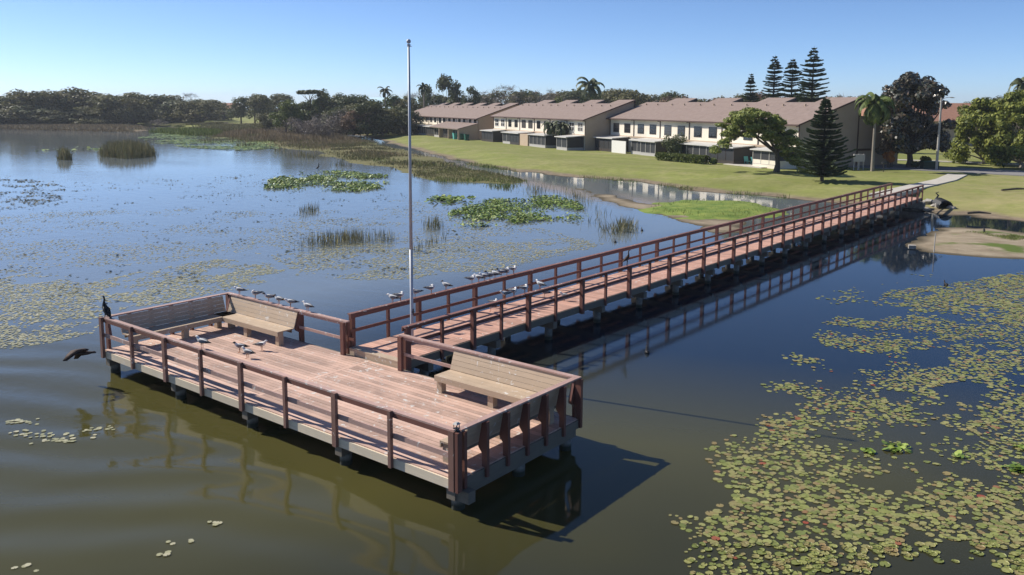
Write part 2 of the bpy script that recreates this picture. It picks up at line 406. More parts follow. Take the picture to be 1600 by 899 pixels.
BAR = px_poly([(1405,385),(1425,376),(1440,366),(1462,357),(1500,356),(1545,358),(1600,364),(1680,372),(1760,392),(1700,410),(1600,406),(1540,403),(1480,399),(1440,393)])
def terrain(name, x0, x1, y0, y1, step, fn, mt, pad=-.3):
    xs = np.arange(x0, x1+step/2, step); ys = np.arange(y0, y1+step/2, step); X, Y = np.meshgrid(xs, ys)
    Z = fn(X, Y); nx, ny = len(xs), len(ys)
    idx = np.arange(nx*ny).reshape(ny, nx)
    q = np.stack([idx[:-1, :-1], idx[:-1, 1:], idx[1:, 1:], idx[1:, :-1]], -1).reshape(-1, 4)
    zf = Z.reshape(-1); keep = zf[q].max(1) > pad; q = q[keep]
    used = np.unique(q); mp = -np.ones(nx*ny, int); mp[used] = np.arange(len(used)); q = mp[q]
    V = np.stack([X.reshape(-1), Y.reshape(-1), zf], 1)[used]
    me = bpy.data.meshes.new(name); me.vertices.add(len(V)); me.vertices.foreach_set('co', V.astype(np.float32).reshape(-1))
    me.loops.add(q.size); me.loops.foreach_set('vertex_index', q.reshape(-1).astype(np.int32))
    me.polygons.add(len(q)); me.polygons.foreach_set('loop_start', np.arange(0, q.size, 4, dtype=np.int32)); me.polygons.foreach_set('loop_total', np.full(len(q), 4, dtype=np.int32))
    me.polygons.foreach_set('use_smooth', np.ones(len(q), bool))
    me.materials.append(mt); me.update(calc_edges=True)
    return tag(link(name, me), kind='structure')
def sm(d, a, b):
    t = np.clip((d-a)/(b-a), 0, 1); return t*t*(3-2*t)
def lawn_z(X, Y):
    d = sdf(LAWN, X, Y)+(fbm(X, Y, 5, 1)-.5)*3.6+(fbm(X, Y, 1.8, 6)-.5)*1.0
    far = np.clip((np.hypot(X-26, Y+12)-250)/60, 0, 1)
    return -.35+.40*sm(d, -2.0, 1.2)+.85*sm(d, .4, 9)+(fbm(X, Y, 14, 3)-.5)*.12*sm(d, 3, 9)
WALK_END = (6.1, 63.8)
terrain('lawn', -165, 75, 38, 210, .8, lawn_z, M['ground'])
def lawn_far(X, Y):
    z = lawn_z(X, Y); inn = (X > -163.5) & (X < 73.5) & (Y > 39.5) & (Y < 208.5)
    return np.where(inn, -2, z)
terrain('far_ground', -700, 400, -20, 900, 7, lawn_far, M['ground'])
def lump(poly, h, edge, o, sc_=4, amp=1.2):
    def fn(X, Y):
        d = sdf(poly, X, Y)+(fbm(X, Y, sc_, o)-.5)*amp
        return -.25+.27*sm(d, -1.5, .3)+h*sm(d, .1, edge)+(fbm(X, Y, 1.5, o+3)-.5)*.06
    return fn
def bbox(poly, p=4):
    a = np.array(poly); return a[:, 0].min()-p, a[:, 0].max()+p, a[:, 1].min()-p, a[:, 1].max()+p
def place(name, poly, h, edge, o, mt, step, sc_=4, amp=1.2):
    x0, x1, y0, y1 = bbox(poly); return terrain(name, x0, x1, y0, y1, step, lump(poly, h, edge, o, sc_, amp), mt, -.1)
place('marsh_ground', MARSH, .10, 3, 11, M['marsh'], 1.2, 9, 7)
place('marsh_bank', MARSH2, .22, 3, 15, M['marsh'], .8, 6, 4)
place('grass_island', ISLE, .26, 3, 21, M['green_isle'], .3, 3, 2.6)
place('mud_flat', MUD, .03, 2, 24, M['sand'], .4, 3, 3)
place('sandbar', BAR, .17, 3.5, 27, M['sand'], .3, 3, 1.0)

# path from the walkway to the road, road and pavement
def ribbon(name, pts, wd, z, mt, thick=.05):
    mb = MB(); P = [Vector((a, b)) for a, b in pts]; n_ = len(P); L = []; Rr = []
    for i, p in enumerate(P):
        t = (P[min(i+1, n_-1)]-P[max(i-1, 0)]).normalized(); nn = Vector((-t.y, t.x))*wd/2
        L.append(p+nn); Rr.append(p-nn)
    V = []
    for a, b in zip(L, Rr): V += [(a.x, a.y, z), (b.x, b.y, z), (b.x, b.y, z-.3), (a.x, a.y, z-.3)]
    F = []
    for i in range(n_-1):
        k = 4*i; F += [(k, k+1, k+5, k+4), (k+1, k+2, k+6, k+5), (k+3, k, k+4, k+7)]
    F += [(0, 3, 2, 1)]
    mb.add(V, F); return tag(mb.build(name, mt), kind='structure')
pe = at(1425, 298, .97)
PATH = [(6.2, 63.5), (6.3, 66), (6.6, 72), tuple(at(1478, 281, .95)[:2]), tuple(at(1496, 273, .95)[:2])]
ribbon('path', PATH, 1.9, .985, M['path'])
RD = [tuple(at(x, y, .95)[:2]) for x, y in ((1330, 257.5), (1400, 261), (1480, 265), (1560, 269), (1650, 274), (1800, 282))]
ribbon('road', RD, 7.5, .99, M['road']); 
RD2 = [tuple(at(x, y, .95)[:2]) for x, y in ((1395, 250), (1500, 254), (1600, 258), (1750, 264))]
ribbon('pavement', RD2, 1.6, 1.03, M['path'])

# ------------------------------------------------------------------ fishing platform
W, D, ZD, RH, ZB = 14.955, 4.463, .7645, 1.07, -.239
random.seed(3)
plat = empty('fishing_platform', (0, 0, ZD), 0, 'wide red-brown timber fishing platform with railings standing on piles in the lake', 'pier platform')
mb = MB(); y = -.04; bw = .138
while y < D-.01:
    y1 = min(y+bw, D); 
    mb.box(-.04, 7.30, y, y1, -.035, random.uniform(-.0015, .0015)); mb.box(7.44, W+.04, y, y1, -.035, random.uniform(-.0015, .0015))
    y += bw+.012
mb.box(7.305, 7.435, -.04, D, -.035, .003)
mb.build('deck', M['deck'], plat)
mb = MB()
for (x0, x1) in ((-.04, 3.7), (3.703, 7.4), (7.403, 11.2), (11.203, W+.04)): mb.box(x0, x1, -.078, -.042, ZB, -.03)
mb.build('rim_board', M['rim'], plat)
MB().box(W+.042, W+.078, -.078, D+.04, ZB, -.03).build('rim_board', M['beam'], plat)
MB().box(-.078, -.042, -.078, D+.04, ZB, -.03).build('rim_board', M['beam'], plat)
MB().box(-.04, W+.04, D+.002, D+.04, ZB, -.004).build('rim_board', M['beam'], plat)
mb = MB()
for yy in (.35, 1.6, 2.9, 4.1): mb.box(-.03, W+.03, yy-.05, yy+.05, -.235, -.04)
mb.build('joist', M['beam'], plat)
for k in range(5):
    x = [.1, 3.95, 7.45, 11.2, 14.8][k]
    MB().box(x-.12, x+.12, -.03, D+.02, -.50, -.237).build('cross_beam', M['beam'], plat)
    for yy in (.2, 2.3, 4.2):
        MB().tube((x, yy, -1.7), (x, yy, -.49), .15, n=14).build('pile', M['pile'], plat, smooth=False)
MB().box(W-.05, W+.30, .02, .24, -.50, -.24).build('beam_end', M['beam'], plat)
# front posts and rails
for k in range(9):
    x = W*k/8; h = .07 if k % 2 == 0 else .045
    if k == 0: x += .03
    if k == 8: x = W-.02; h = .075
    mb = MB().box(x-h, x+h, -.168, -.08, ZB+.01, RH+.012)
    mb.build('post', M['post'], plat)
MB().box(W+.08, W+.165, -.16, -.02, ZB+.01, RH+.0).build('post', M['rail'], plat)
mb = MB(); 
for k in range(4): mb.box(W*k/4+.002, W*(k+1)/4-.002, -.078, -.04, RH-.15, RH-.042)
mb.build('upper_rail', M['rail'], plat)
mb = MB()
for k in range(4): mb.box(W*k/4+.002, W*(k+1)/4-.002, -.079, .065, RH-.040, RH)
mb.build('handrail', M['cap'], plat)
mb = MB()
for k in range(4): mb.box(W*k/4+.002, W*(k+1)/4-.002, -.078, -.04, .44, .555)
mb.build('mid_rail', M['cap'], plat)
# side caps on the wedge posts and the back rails
for sx in (0, 1):
    x = 0 if sx == 0 else W
    mb = MB().box(x-.08, x+.075, .067, D-.09, RH-.04, RH); mb.build('handrail', M['cap'], plat)
    for k in range(7):
        y = .12+(D-.12)*k/6; t = .042
        s = -1 if sx == 1 else 1
        prof = [(x-s*.145, ZB+.02), (x-s*.08, ZB+.02), (x-s*.078, .0), (x-s*.0, .0), (x-s*.0, .30), (x+s*.10, .42), (x+s*.105, .47), (x-s*.01, RH-.042), (x-s*.145, RH-.042)]
        if sx == 1: prof = prof[::-1]
        MB().prism(prof, 'y', y-t, y+t).build('post', M['rail'], plat)
BX = (3.97, 10.90)
mb = MB().box(-.08, BX[0]+2.42, D-.088, D+.07, RH-.040, RH); mb.box(BX[0]+.05, 6.30, D-.04, D-.002, RH-.14, RH-.042); mb.build('handrail', M['cap'], plat)
mb = MB().box(8.72, W+.08, D-.088, D+.07, RH-.040, RH); mb.box(8.72, BX[1], D-.04, D-.002, RH-.14, RH-.042); mb.build('handrail', M['cap'], plat)
MB().box(BX[0]+.05, 6.30, D-.045, D-.005, .45, .54).build('mid_rail', M['cap'], plat)
MB().box(8.72, BX[1], D-.045, D-.005, .45, .54).build('mid_rail', M['cap'], plat)
for x, h in ((6.25, .075), (8.80, .075)):
    MB().box(x-h, x+h, D+.042, D+.13, ZB, RH-.042).box(x-h, x+h, D-.15, D-.05, .002, RH-.042).build('post', M['rail'], plat)
for x in (.1, 1.3, 2.6, 3.97, 10.9, 12.2, 13.5, 14.85):
    prof = [(D+.165, ZB), (D+.165, RH-.042), (D+.0, RH-.042), (D-.17, .47), (D-.16, .40), (D+.0, .3), (D+.0, .002), (D+.045, .002), (D+.045, ZB)]
    MB().prism(prof, 'x', x-.042, x+.042).build('post', M['rail'], plat)
MB().box(6.33, 6.60, D+.05, D+.09, .45, .54).build('mid_rail', M['rail'], plat)

# built-in benches ------------------------------------------------
def bench(name, length, label):
    "runs along local x, back towards +y; back leans outwards"
    t = empty(name, (0, 0, 0), 0, label, 'bench', 'tan benches built along the edge of the platform')
    mb = MB()
    for k in range(3): mb.box(0, length, -.62+k*.207, -.62+k*.207+.2, .445, .485)
    mb.build('seat', M['bench'], t)
    MB().box(0, length, -.66, -.622, .33, .484).build('apron', M['bench'], t)
    mb = MB(); n_ = 4
    for k in range(n_):
        a0, a1 = k/n_, (k+1)/n_-.012; y0, z0 = -.02+.17*a0, .50+.52*a0; y1, z1 = -.02+.17*a1, .50+.52*a1
        mb.prism([(y0, z0), (y1, z1), (y1+.03, z1-.01), (y0+.03, z0-.01)][::-1], 'x', 0, length)
    mb.build('backrest', M['bench'], t)
    nl = max(2, int(round(length/1.75))+1)
    for k in range(nl):
        x = .12+(length-.24)*k/(nl-1)
        MB().box(x-.09, x+.09, -.60, -.42, .0, .443).build('leg', M['bench'], t)
    mb = MB().box(.05, length-.05, -.58, -.54, .34, .443).box(.05, length-.05, -.1, -.06, .34, .443)
    mb.build('seat_frame', M['beam'], t)
    return t
b = bench('bench', 3.72, 'sunlit tan bench against the far rail left of the walkway, gulls perched on its back'); b.location = (.25, D-.20, ZD)
b = bench('bench', 3.85, 'tan bench against the far rail right of the walkway, nearer the camera side'); b.location = (BX[1]-.02, D-.20, ZD)
b = bench('bench', 3.75, 'shaded long bench along the left end of the platform beside the perched cormorant'); b.location = (.22, .42, ZD); b.rotation_euler = (0, 0, R(90))
b = bench('bench', 3.75, 'tan bench seen from behind along the right end of the platform'); b.location = (W-.22, D-.30, ZD); b.rotation_euler = (0, 0, R(-90))

# small square lantern on the corner post
t = empty('post_lantern', (W+.05, -.06, ZD+RH), 0, 'small black square lantern on the front right corner post of the platform', 'lantern')
MB().box(-.05, .05, -.05, .05, .001, .02).tube((0, 0, .02), (0, 0, .07), .018, n=6).build('base', M['black'], t)
mb = MB()
for a in (-1, 1):
    for c in (-1, 1): mb.prism([(a*.04-.006, c*.04-.006), (a*.04+.006, c*.04-.006), (a*.04+.006, c*.04+.006), (a*.04-.006, c*.04+.006)], 'z', .07, .16)
mb.box(-.055, .055, -.055, .055, .06, .07); mb.build('cage', M['black'], t)
MB().add([(-.065,-.065,.16),(.065,-.065,.16),(.065,.065,.16),(-.065,.065,.16),(-.03,-.03,.20),(.03,-.03,.20),(.03,.03,.20),(-.03,.03,.20)],
         [(0,3,2,1),(4,5,6,7),(0,1,5,4),(1,2,6,5),(2,3,7,6),(3,0,4,7)]).build('lantern_cap', M['grey'], t)

# ------------------------------------------------------------------ walkway
WA, WX0, WW, WL, ZW = -.0152, 6.4167, 2.194, 58.6, ZD+.202
wk = empty('walkway', (WX0, D+.1, ZW), WA, 'long straight red-brown timber walkway with rails running from the shore to the platform', 'boardwalk')
mb = MB(); y = .22; 
while y < WL:
    mb.box(-.03, WW+.03, y, y+.138, -.035, random.uniform(-.001, .001)); y += .149
mb.build('deck', M['walk'], wk)
MB().box(-.06, WW+.06, -.05, .215, -.04, .004).build('step_tread', M['bench'], wk)
MB().box(-.05, WW+.05, -.045, -.005, -.235, -.042).build('step_riser', M['bench'], wk)
for x in (-.075, WW+.037): MB().box(x, x+.038, -.04, WL, -.27, -.02).build('stringer', M['beam'], wk)
mb = MB()
for x in (.7, 1.4): mb.box(x-.03, x+.03, .0, WL, -.25, -.04)
mb.build('joist', M['beam'], wk)
vs = [0.17, 1.66, 3.08, 4.52, 5.96, 7.6, 9.24, 10.91, 12.62, 14.3, 15.95, 17.62, 19.25, 20.87, 22.49, 24.15, 25.75, 27.35, 28.87, 30.46, 31.93, 33.53, 35.09, 36.64, 38.1, 39.58, 41.0, 42.53]
v = 42.53
while v < 57.2: v += 1.59; vs.append(v)
mw1 = MB().box(.08, .14, .1, .2, 0, .1).mesh('x', M['rail'])
def post_me(h): return MB().box(-h, h, -h, h, -.30, RH-.043).mesh('walkway_post', M['rail'])
pm = [post_me(.072), post_me(.045)]
for side, x in ((0, -.075-.05), (1, WW+.075+.05)):
    for k, v in enumerate(vs):
        thick = (k % 2 == 0) == (side == 0 or True); h = .072 if (k % 2 == (0 if k > 4 else 0)) else .045
        xo = x-(h-.045) if side == 0 else x+(h-.045)
        link('post', pm[0] if h > .05 else pm[1], wk, (xo, v, 0))
    L = vs[-1]+.08; q = 0; mb1 = MB(); mb2 = MB(); mb3 = MB(); xi = x+.047 if side == 0 else x-.085; 
    while q < L:
        e = min(q+4.85, L)
        mb1.box(x-.075, x+.075, q+.03, e+.026, RH-.042, RH); mb2.box(xi, xi+.038, q+.03, e+.026, RH-.15, RH-.045); mb3.box(xi, xi+.038, q+.03, e+.026, .47, .57)
        q = e
        if L-q < .1: break
    mb1.build('handrail', M['cap2'] if 'cap2' in M else M['cap'], wk); mb2.build('upper_rail', M['rail'], wk); mb3.build('mid_rail', M['rail'], wk)
q = 1.1; k = 0
pile_me = MB().tube((0, 0, -2.4), (0, 0, -.5), .14, n=12).mesh('pile', M['pile'])
while q < 55:
    MB().box(-.18, WW+.18, q-.11, q+.11, -.52, -.272).build('cross_beam', M['beam'], wk)
    for x in (.12, WW-.12): link('pile', pile_me, wk, (x, q, 0))
    q += 3.2
MB().box(-.5, WW+.5, WL-1.1, WL-.9, -.9, -.27).box(-.5, WW+.5, WL-.899, WL-.6, -.9, -.272).build('abutment', M['pile'], wk)

# ------------------------------------------------------------------ flagpole
b_ = at(644.5, 582, 0)
t = empty('flagpole', (b_[0], b_[1], 0), 0, 'tall bare aluminium flagpole with a ball on top rising from the water beside the walkway', 'flagpole')
t.rotation_euler = (R(.15), R(.25), 0)
MB().tube((0, 0, -.8), (0, 0, 4), .055, .052, 14).tube((0, 0, 4), (0, 0, 10.3), .052, .034, 14).build('pole', M['alu'], t, smooth=True)
mb = MB(); 
for i in range(8):
    a0, a1 = math.pi*i/8, math.pi*(i+1)/8
mb.path([(0, 0, 10.40+.07*-math.cos(math.pi*i/8)) for i in range(9)], [max(.002, .07*math.sin(math.pi*i/8)) for i in range(9)], 12)
mb.build('ball_finial', M['alu'], t, smooth=True)
MB().tube((0, 0, 10.25), (0, 0, 10.32), .055, .055, 10).tube((.05, 0, 10.25), (.12, 0, 10.25), .012, .012, 6).build('truck', M['alu'], t)
MB().box(.055, .075, -.02, .02, 1.9, 2.1).tube((.07, -.07, 2.0), (.07, .07, 2.0), .009, n=5).build('cleat', M['black'], t)

# ------------------------------------------------------------------ birds
def gull_mesh(head_up=True, dark=False):
    mb = MB()
    dz = 0 if head_up else -.03
    pts = [(-.22,0,.165), (-.15,0,.17), (-.08,0,.178), (0,0,.182), (.06,0,.2), (.10,0,.235+dz/2), (.12,0,.265+dz), (.14,0,.285+dz), (.165,0,.285+dz), (.182,0,.278+dz)]
    rad = [(.02,.006), (.034,.015), (.055,.045), (.065,.062), (.056,.058), (.036,.04), (.03,.033), (.031,.031), (.022,.022), (.009,.009)]
    mb.path(pts, rad, 10, 0, mis=[2 if dark else 0]*1+[0]*5+[2 if dark else 0]*3)
    mb.path([(.178,0,.277+dz), (.2,0,.272+dz), (.225,0,.264+dz)], [.008, .007, .002], 6, 3)
    for s in (-1, 1):
        mb.path([(.075, s*.045, .2), (.03, s*.064, .2), (-.05, s*.058, .192), (-.13, s*.035, .182), (-.2, s*.015, .172), (-.27, s*.005, .166)],
                [(.006,.02), (.014,.045), (.014,.046), (.013,.034), (.009,.018), (.004,.005)], 8, 1, flat=(0, 1, 0), mis=[1, 1, 1, 2, 2])
        mb.path([(.0, s*.03, .13), (.005, s*.03, .07), (0, s*.03, .004)], [.012, .006, .005], 6, 3)
        mb.add([(0, s*.03, .004), (.05, s*.03-.02, .003), (.055, s*.03, .003), (.05, s*.03+.02, .003)], [(0, 1, 2), (0, 2, 3)], 3)
        mb.path([(.152, s*.026, .289+dz), (.153, s*.031, .289+dz)], [.006, .004], 6, 2)
    return mb.mesh('seagull', [M['gull_white'], M['gull_grey'], M['gull_black'], M['beak']], smooth=True)
def preen_mesh():
    mb = MB()
    mb.path([(-.22,0,.2), (-.12,0,.19), (-.03,0,.18), (.04,0,.19), (.075,0,.22), (.06,.02,.26), (.03,.045,.275), (0,.06,.265)],
            [(.02,.006), (.045,.03), (.063,.06), (.06,.058), (.04,.04), (.032,.032), (.028,.028), (.012,.012)], 10, 0)
    mb.path([(.0,.06,.265), (-.03,.07,.25)], [.008, .003], 6, 3)
    for s in (-1, 1):
        mb.path([(.06, s*.045, .2), (.0, s*.064, .2), (-.08, s*.05, .2), (-.17, s*.03, .21), (-.26, s*.01, .215)], [(.006,.02), (.014,.045), (.014,.042), (.011,.025), (.004,.005)], 8, 1, flat=(0, 1, 0), mis=[1, 1, 1, 2])
        mb.path([(.0, s*.03, .13), (0, s*.03, .004)], [.012, .005], 6, 3)
        mb.add([(0, s*.03, .004), (.05, s*.03-.02, .003), (.055, s*.03, .003), (.05, s*.03+.02, .003)], [(0, 1, 2), (0, 2, 3)], 3)
    return mb.mesh('seagull', [M['gull_white'], M['gull_grey'], M['gull_black'], M['beak']], smooth=True)
GM = [gull_mesh(True), gull_mesh(False), gull_mesh(True, True), preen_mesh()]
def gull(P, rz, kind, label, s=1.0):
    rz = rz+rb.uniform(.75, 1.35) if rz > 1.9 else rz+rb.uniform(-.3, .3)
    o = link('seagull', GM[kind], None, P, (0, 0, rz)); o.scale = (s, s, s); tag(o, label, 'seagull', 'gulls resting on the platform and walkway'); return o
def wxy(u, v): c, s = math.cos(WA), math.sin(WA); return WX0+u*c-v*s, D+.1+u*s+v*c
rb = random.Random(11)
ordn = ['first', 'second', 'third', 'fourth', 'fifth', 'sixth', 'seventh', 'eighth', 'ninth', 'tenth', 'eleventh', 'twelfth', 'thirteenth', 'fourteenth']
rb = random.Random(11)
backs = [(387,457,1,2.6), (406,464,3,2.9), (430,468.5,2,2.7), (447,472,2,2.4), (464.5,476.5,1,2.8), (490,483,0,2.2)]
for i, (px, py, k, rz) in enumerate(backs):
    P = at(px, py+2, ZD+RH); gull((P[0], D, ZD+RH), rz, k, 'gull on the far rail above the left bench, %s from the left of six' % ordn[i], 1.12)
lr = [(613.7,1,2.6), (626,3,.6), (648.6,3,2.8), (674,3,.7), (697,2,2.5), (737.5,3,.8), (748,1,2.6), (757,1,2.5), (765.5,2,2.6), (774,2,2.4), (783.4,2,2.5), (792,3,.5), (802.6,3,.3)]
def v_for(px, u, z):
    lo, hi = -2, 60
    for _ in range(40):
        md = (lo+hi)/2; x, y = wxy(u, md); q = np.array([x, y, z])-CAM
        if 800+F_PX*(q@rt)/(q@fw) < px: lo = md
        else: hi = md
    return lo
for i, (px, k, rz) in enumerate(lr):
    v = v_for(px, -.125, ZW+RH); x, y = wxy(-.125, v); gull((x, y, ZW+RH), rz, k, 'gull on the left handrail of the walkway, %s from the platform of a loose row' % ordn[i], 1.12)
rr = [(789,1,3.3), (803,3,.5), (820,3,.8), (844,0,2.0)]
for i, (px, k, rz) in enumerate(rr):
    v = v_for(px, WW+.125, ZW+RH); x, y = wxy(WW+.125, v); gull((x, y, ZW+RH), rz, k, 'gull on the right handrail of the walkway, %s from the platform of four' % ordn[i], 1.12)
dk = [(767,487,1,3.0,'gull standing on the walkway boards between the rails, nearest the platform'),
      (851,465,2,2.9,'dark-headed gull on the walkway boards below the gull on the rail'),
      (882,470,0,2.8,'gull on the walkway boards farthest from the platform, its shadow beside it'),
      (773,481,3,.6,'white gull on the walkway boards just behind the nearest one')]
for px, py, k, rz, lb in dk:
    P = at(px, py, ZW); gull((P[0], P[1], ZW), rz, k, lb, 1.15)
for px, py, k, rz, lb in ((375, 551, 2, 2.9, 'dark gull standing on the platform boards, leftmost of three'), (409, 548, 0, .5, 'pale gull standing upright on the platform boards, rightmost of three'),
                          (387, 560, 0, 2.2, 'gull on the platform boards behind the fifth front post, nearest of three')):
    P = at(px, py, ZD); gull((P[0], P[1], ZD), rz, k, lb, 1.15)
P = at(319.7, 544, ZD+RH); gull((P[0], -.02, ZD+RH), 2.4, 0, 'gull perched alone on the front rail of the platform', 1.15)

# cormorant on the left corner post
t = MB()
t.path([(-.30,0,-.02), (-.2,0,.07), (-.12,0,.16), (-.03,0,.27), (.03,0,.38), (.055,0,.47), (.04,0,.55), (.02,0,.62), (.03,0,.69), (.07,0,.73), (.11,0,.735)],
       [(.03,.006), (.05,.02), (.08,.07), (.1,.1), (.085,.085), (.05,.05), (.032,.034), (.028,.03), (.028,.03), (.03,.03), (.018,.018)], 10, 0)
t.path([(.11,0,.735), (.16,0,.745), (.21,0,.735)], [.012, .008, .004], 6, 1)
for s in (-1, 1):
    t.path([(.02, s*.07, .38), (-.06, s*.095, .27), (-.14, s*.075, .15), (-.22, s*.04, .07)], [(.01,.03), (.02,.07), (.018,.05), (.006,.01)], 8, 0, flat=(0, 1, 0))
    t.path([(-.05, s*.045, .17), (-.02, s*.045, .05), (0, s*.045, .004)], [.03, .014, .012], 6, 0)
    t.add([(-.01, s*.045, .006), (.08, s*.045-.03, .003), (.085, s*.045+.03, .003)], [(0, 1, 2)], 0)
o = t.build('cormorant', [M['cormorant'], M['beak']], None, (.12, -.01, ZD+RH), (0, 0, R(190)), smooth=True); o.scale = (.92,)*3
tag(o, 'black cormorant perched upright on the front left corner of the platform rail', 'cormorant')
# dark bird flying past the corner
t = MB()
t.path([(-.34,0,.0), (-.22,0,.01), (-.1,0,.02), (.06,0,.03), (.2,0,.04), (.3,0,.06), (.38,0,.07), (.43,0,.06)], [(.07,.008), (.05,.02), (.07,.06), (.085,.08), (.05,.055), (.032,.035), (.035,.036), (.01,.01)], 10, 0)
for s in (-1, 1):
    cs = [(.16, s*.05, .07, .28), (.18, s*.2, .15, .3), (.10, s*.38, .12, .29), (-.02, s*.54, .0, .24), (-.2, s*.68, -.18, .12)]
    V = []; 
    for x, y, z, c in cs: V += [(x, y, z), (x-c*.5, y, z+.018), (x-c, y, z-.01), (x-c*.5, y, z-.006)]
    F = []
    for i in range(4):
        for k in range(4): F.append((i*4+k, i*4+(k+1) % 4, (i+1)*4+(k+1) % 4, (i+1)*4+k))
    F.append((16, 17, 18, 19)); t.add(V, F, 0)
P = at(126, 556, 1.0)
o = t.build('flying_bird', M['hawk'], None, (P[0], P[1], 1.05), (R(-14), R(6), R(52)), smooth=True); o.scale = (1.0,)*3
tag(o, 'dark brown bird flying low over the water beside the left corner of the platform', 'bird')
def dark_bird(P, rz, s, label, name='bird', mt='hawk', water=False):
    t = MB()
    if water:
        t.path([(-.18,0,.05), (-.1,0,.05), (0,0,.04), (.1,0,.05), (.14,0,.1), (.15,0,.16), (.18,0,.18), (.2,0,.175)], [(.02,.01), (.06,.05), (.085,.07), (.05,.05), (.025,.025), (.024,.024), (.024,.024), (.008,.008)], 8, 0)
        t.path([(.195,0,.175), (.24,0,.165)], [.01, .003], 6, 1)
    else:
        t.path([(-.24,0,.2), (-.14,0,.27), (-.02,0,.36), (.06,0,.46), (.08,0,.56), (.06,0,.66), (.09,0,.74), (.13,0,.75)], [(.02,.008), (.07,.05), (.1,.09), (.07,.07), (.035,.035), (.026,.026), (.03,.03), (.014,.014)], 8, 0)
        t.path([(.13,0,.75), (.23,0,.735)], [.012, .003], 6, 1)
        for s_ in (-1, 1): t.path([(0, s_*.035, .3), (.02, s_*.035, .15), (0, s_*.035, .0)], [.02, .01, .01], 6, 0)
    o = t.build(name, [M[mt], M['beak']], None, tuple(P), (0, 0, rz), smooth=True); o.scale = (s,)*3; tag(o, label, 'bird'); return o
v = v_for(979.5, WW+.125, ZW+RH); x, y = wxy(WW+.125, v)
dark_bird((x, y, ZW+RH), 1.0, .85, 'brown long-necked bird perched on the right walkway handrail midway along', 'wading_bird')
for px, py, lb in ((1011, 552, 'small black coot swimming in open water right of the walkway'), (961, 379, 'black coot on the blue water left of the middle of the walkway'),
                   (1003, 361, 'black coot swimming in front of the curved reeds'), (1478, 446, 'black coot swimming near the sandbar among ripples')):
    P = at(px, py, 0); dark_bird((P[0], P[1], 0), 2.2, 1.1, lb, 'coot', 'cormorant', True)
P = at(497, 268, 0); dark_bird((P[0], P[1], 0), .5, 1.35, 'dark heron wading by the far lily patch left of the flagpole', 'heron', 'cormorant')
P = at(1537, 366, .12); dark_bird((P[0], P[1], .12), 2.0, .75, 'dark bird standing on the sandbar', 'wading_bird', 'cormorant')

# ------------------------------------------------------------------ trees
def rotm(d):
    return Vector(d).to_track_quat('Z', 'Y').to_matrix()
def leafquads(C, size, rs, flat=0.0, elong=1.0):
    "C (n,3) centres; random quads; flat 0..1 pushes normals up"
    n_ = len(C); a = rs.randn(n_, 3); a /= np.linalg.norm(a, axis=1)[:, None]
    nrm = rs.randn(n_, 3)
    if C.shape[1] == 6: nrm = nrm*.45+C[:, 3:]*1.0; nrm[:, 2] += .25+flat
    else: nrm[:, 2] = np.abs(nrm[:, 2])+flat*3
    C = C[:, :3]; nrm /= np.linalg.norm(nrm, axis=1)[:, None]
    u = np.cross(nrm, a); u /= np.linalg.norm(u, axis=1)[:, None]+1e-9; v = np.cross(nrm, u)
    s = (size*(.6+.8*rs.rand(n_)))[:, None]
    j = lambda: (.75+.5*rs.rand(n_))[:, None]
    V = np.stack([C-u*s*j()*.5*elong, C+v*s*j()*.5, C+u*s*j()*.5*elong, C-v*s*j()*.5], 1)
    return V
def ball_pts(c, r, n_, rs, shell=.45, sq=.8):
    d = rs.randn(n_, 3); d /= np.linalg.norm(d, axis=1)[:, None]; q = (shell+(1-shell)*rs.rand(n_)**.6)[:, None]
    return np.concatenate([np.array(c)+d*q*np.array([r, r, r*sq]), d], 1)
def limb_tree(mb, base, h0, r0, tips, rs, mi=0, bend=.25):
    "trunk to height h0 then limbs to each tip"
    mb.path([base, (base[0]+r0*.3, base[1], base[2]+h0*.5), (base[0], base[1], base[2]+h0)], [r0*1.25, r0*.95, r0*.8], 8, mi)
    for tp in tips:
        s = np.array([base[0], base[1], base[2]+h0*rs.uniform(.8, 1.0)]); e = np.array(tp); md = (s+e)/2+rs.randn(3)*bend*.35*np.linalg.norm(e-s)*.5; md[2] += np.linalg.norm(e[:2]-s[:2])*.1
        mb.path([s, md, e], [r0*.45, r0*.28, r0*.08], 5, mi)
def broad_proto(seed, lm, h=10., r=4.5, trunk=.22, nclump=26, leaves=150, size=.42, clump=1.5, bark='bark', sparse=False, shape='dome', minz=.0):
    rs = np.random.RandomState(seed); t = MB(); C = []; tips = []
    zb = h*trunk
    for i in range(nclump):
        a = rs.rand()*2*math.pi; q = math.sqrt(rs.rand()); z = rs.rand()
        if shape == 'dome': rr_ = r*q*math.sqrt(max(0.05, 1-(z*.92)**2)); 
        elif shape == 'tall': rr_ = r*q*(.55+.45*math.sin(math.pi*min(1, z+.15)))
        else: rr_ = r*q*(1-.3*z)
        c = (math.cos(a)*rr_, math.sin(a)*rr_, zb+(h-zb-clump*.6)*(.12+.88*z)); k = clump*rs.uniform(.6, 1.25)
        C.append(ball_pts(c, k, int(leaves*k*k/clump**2), rs)); tips.append(c)
    C = np.concatenate(C); C = C[C[:, 2] > minz]
    limb_tree(t, (0, 0, -.2), zb*1.1+.3, .028*h, tips[::2], rs)
    V = leafquads(C, size, rs)
    return t.mesh('trunk', M[bark]), big_mesh('crown', V, 4, M[lm])
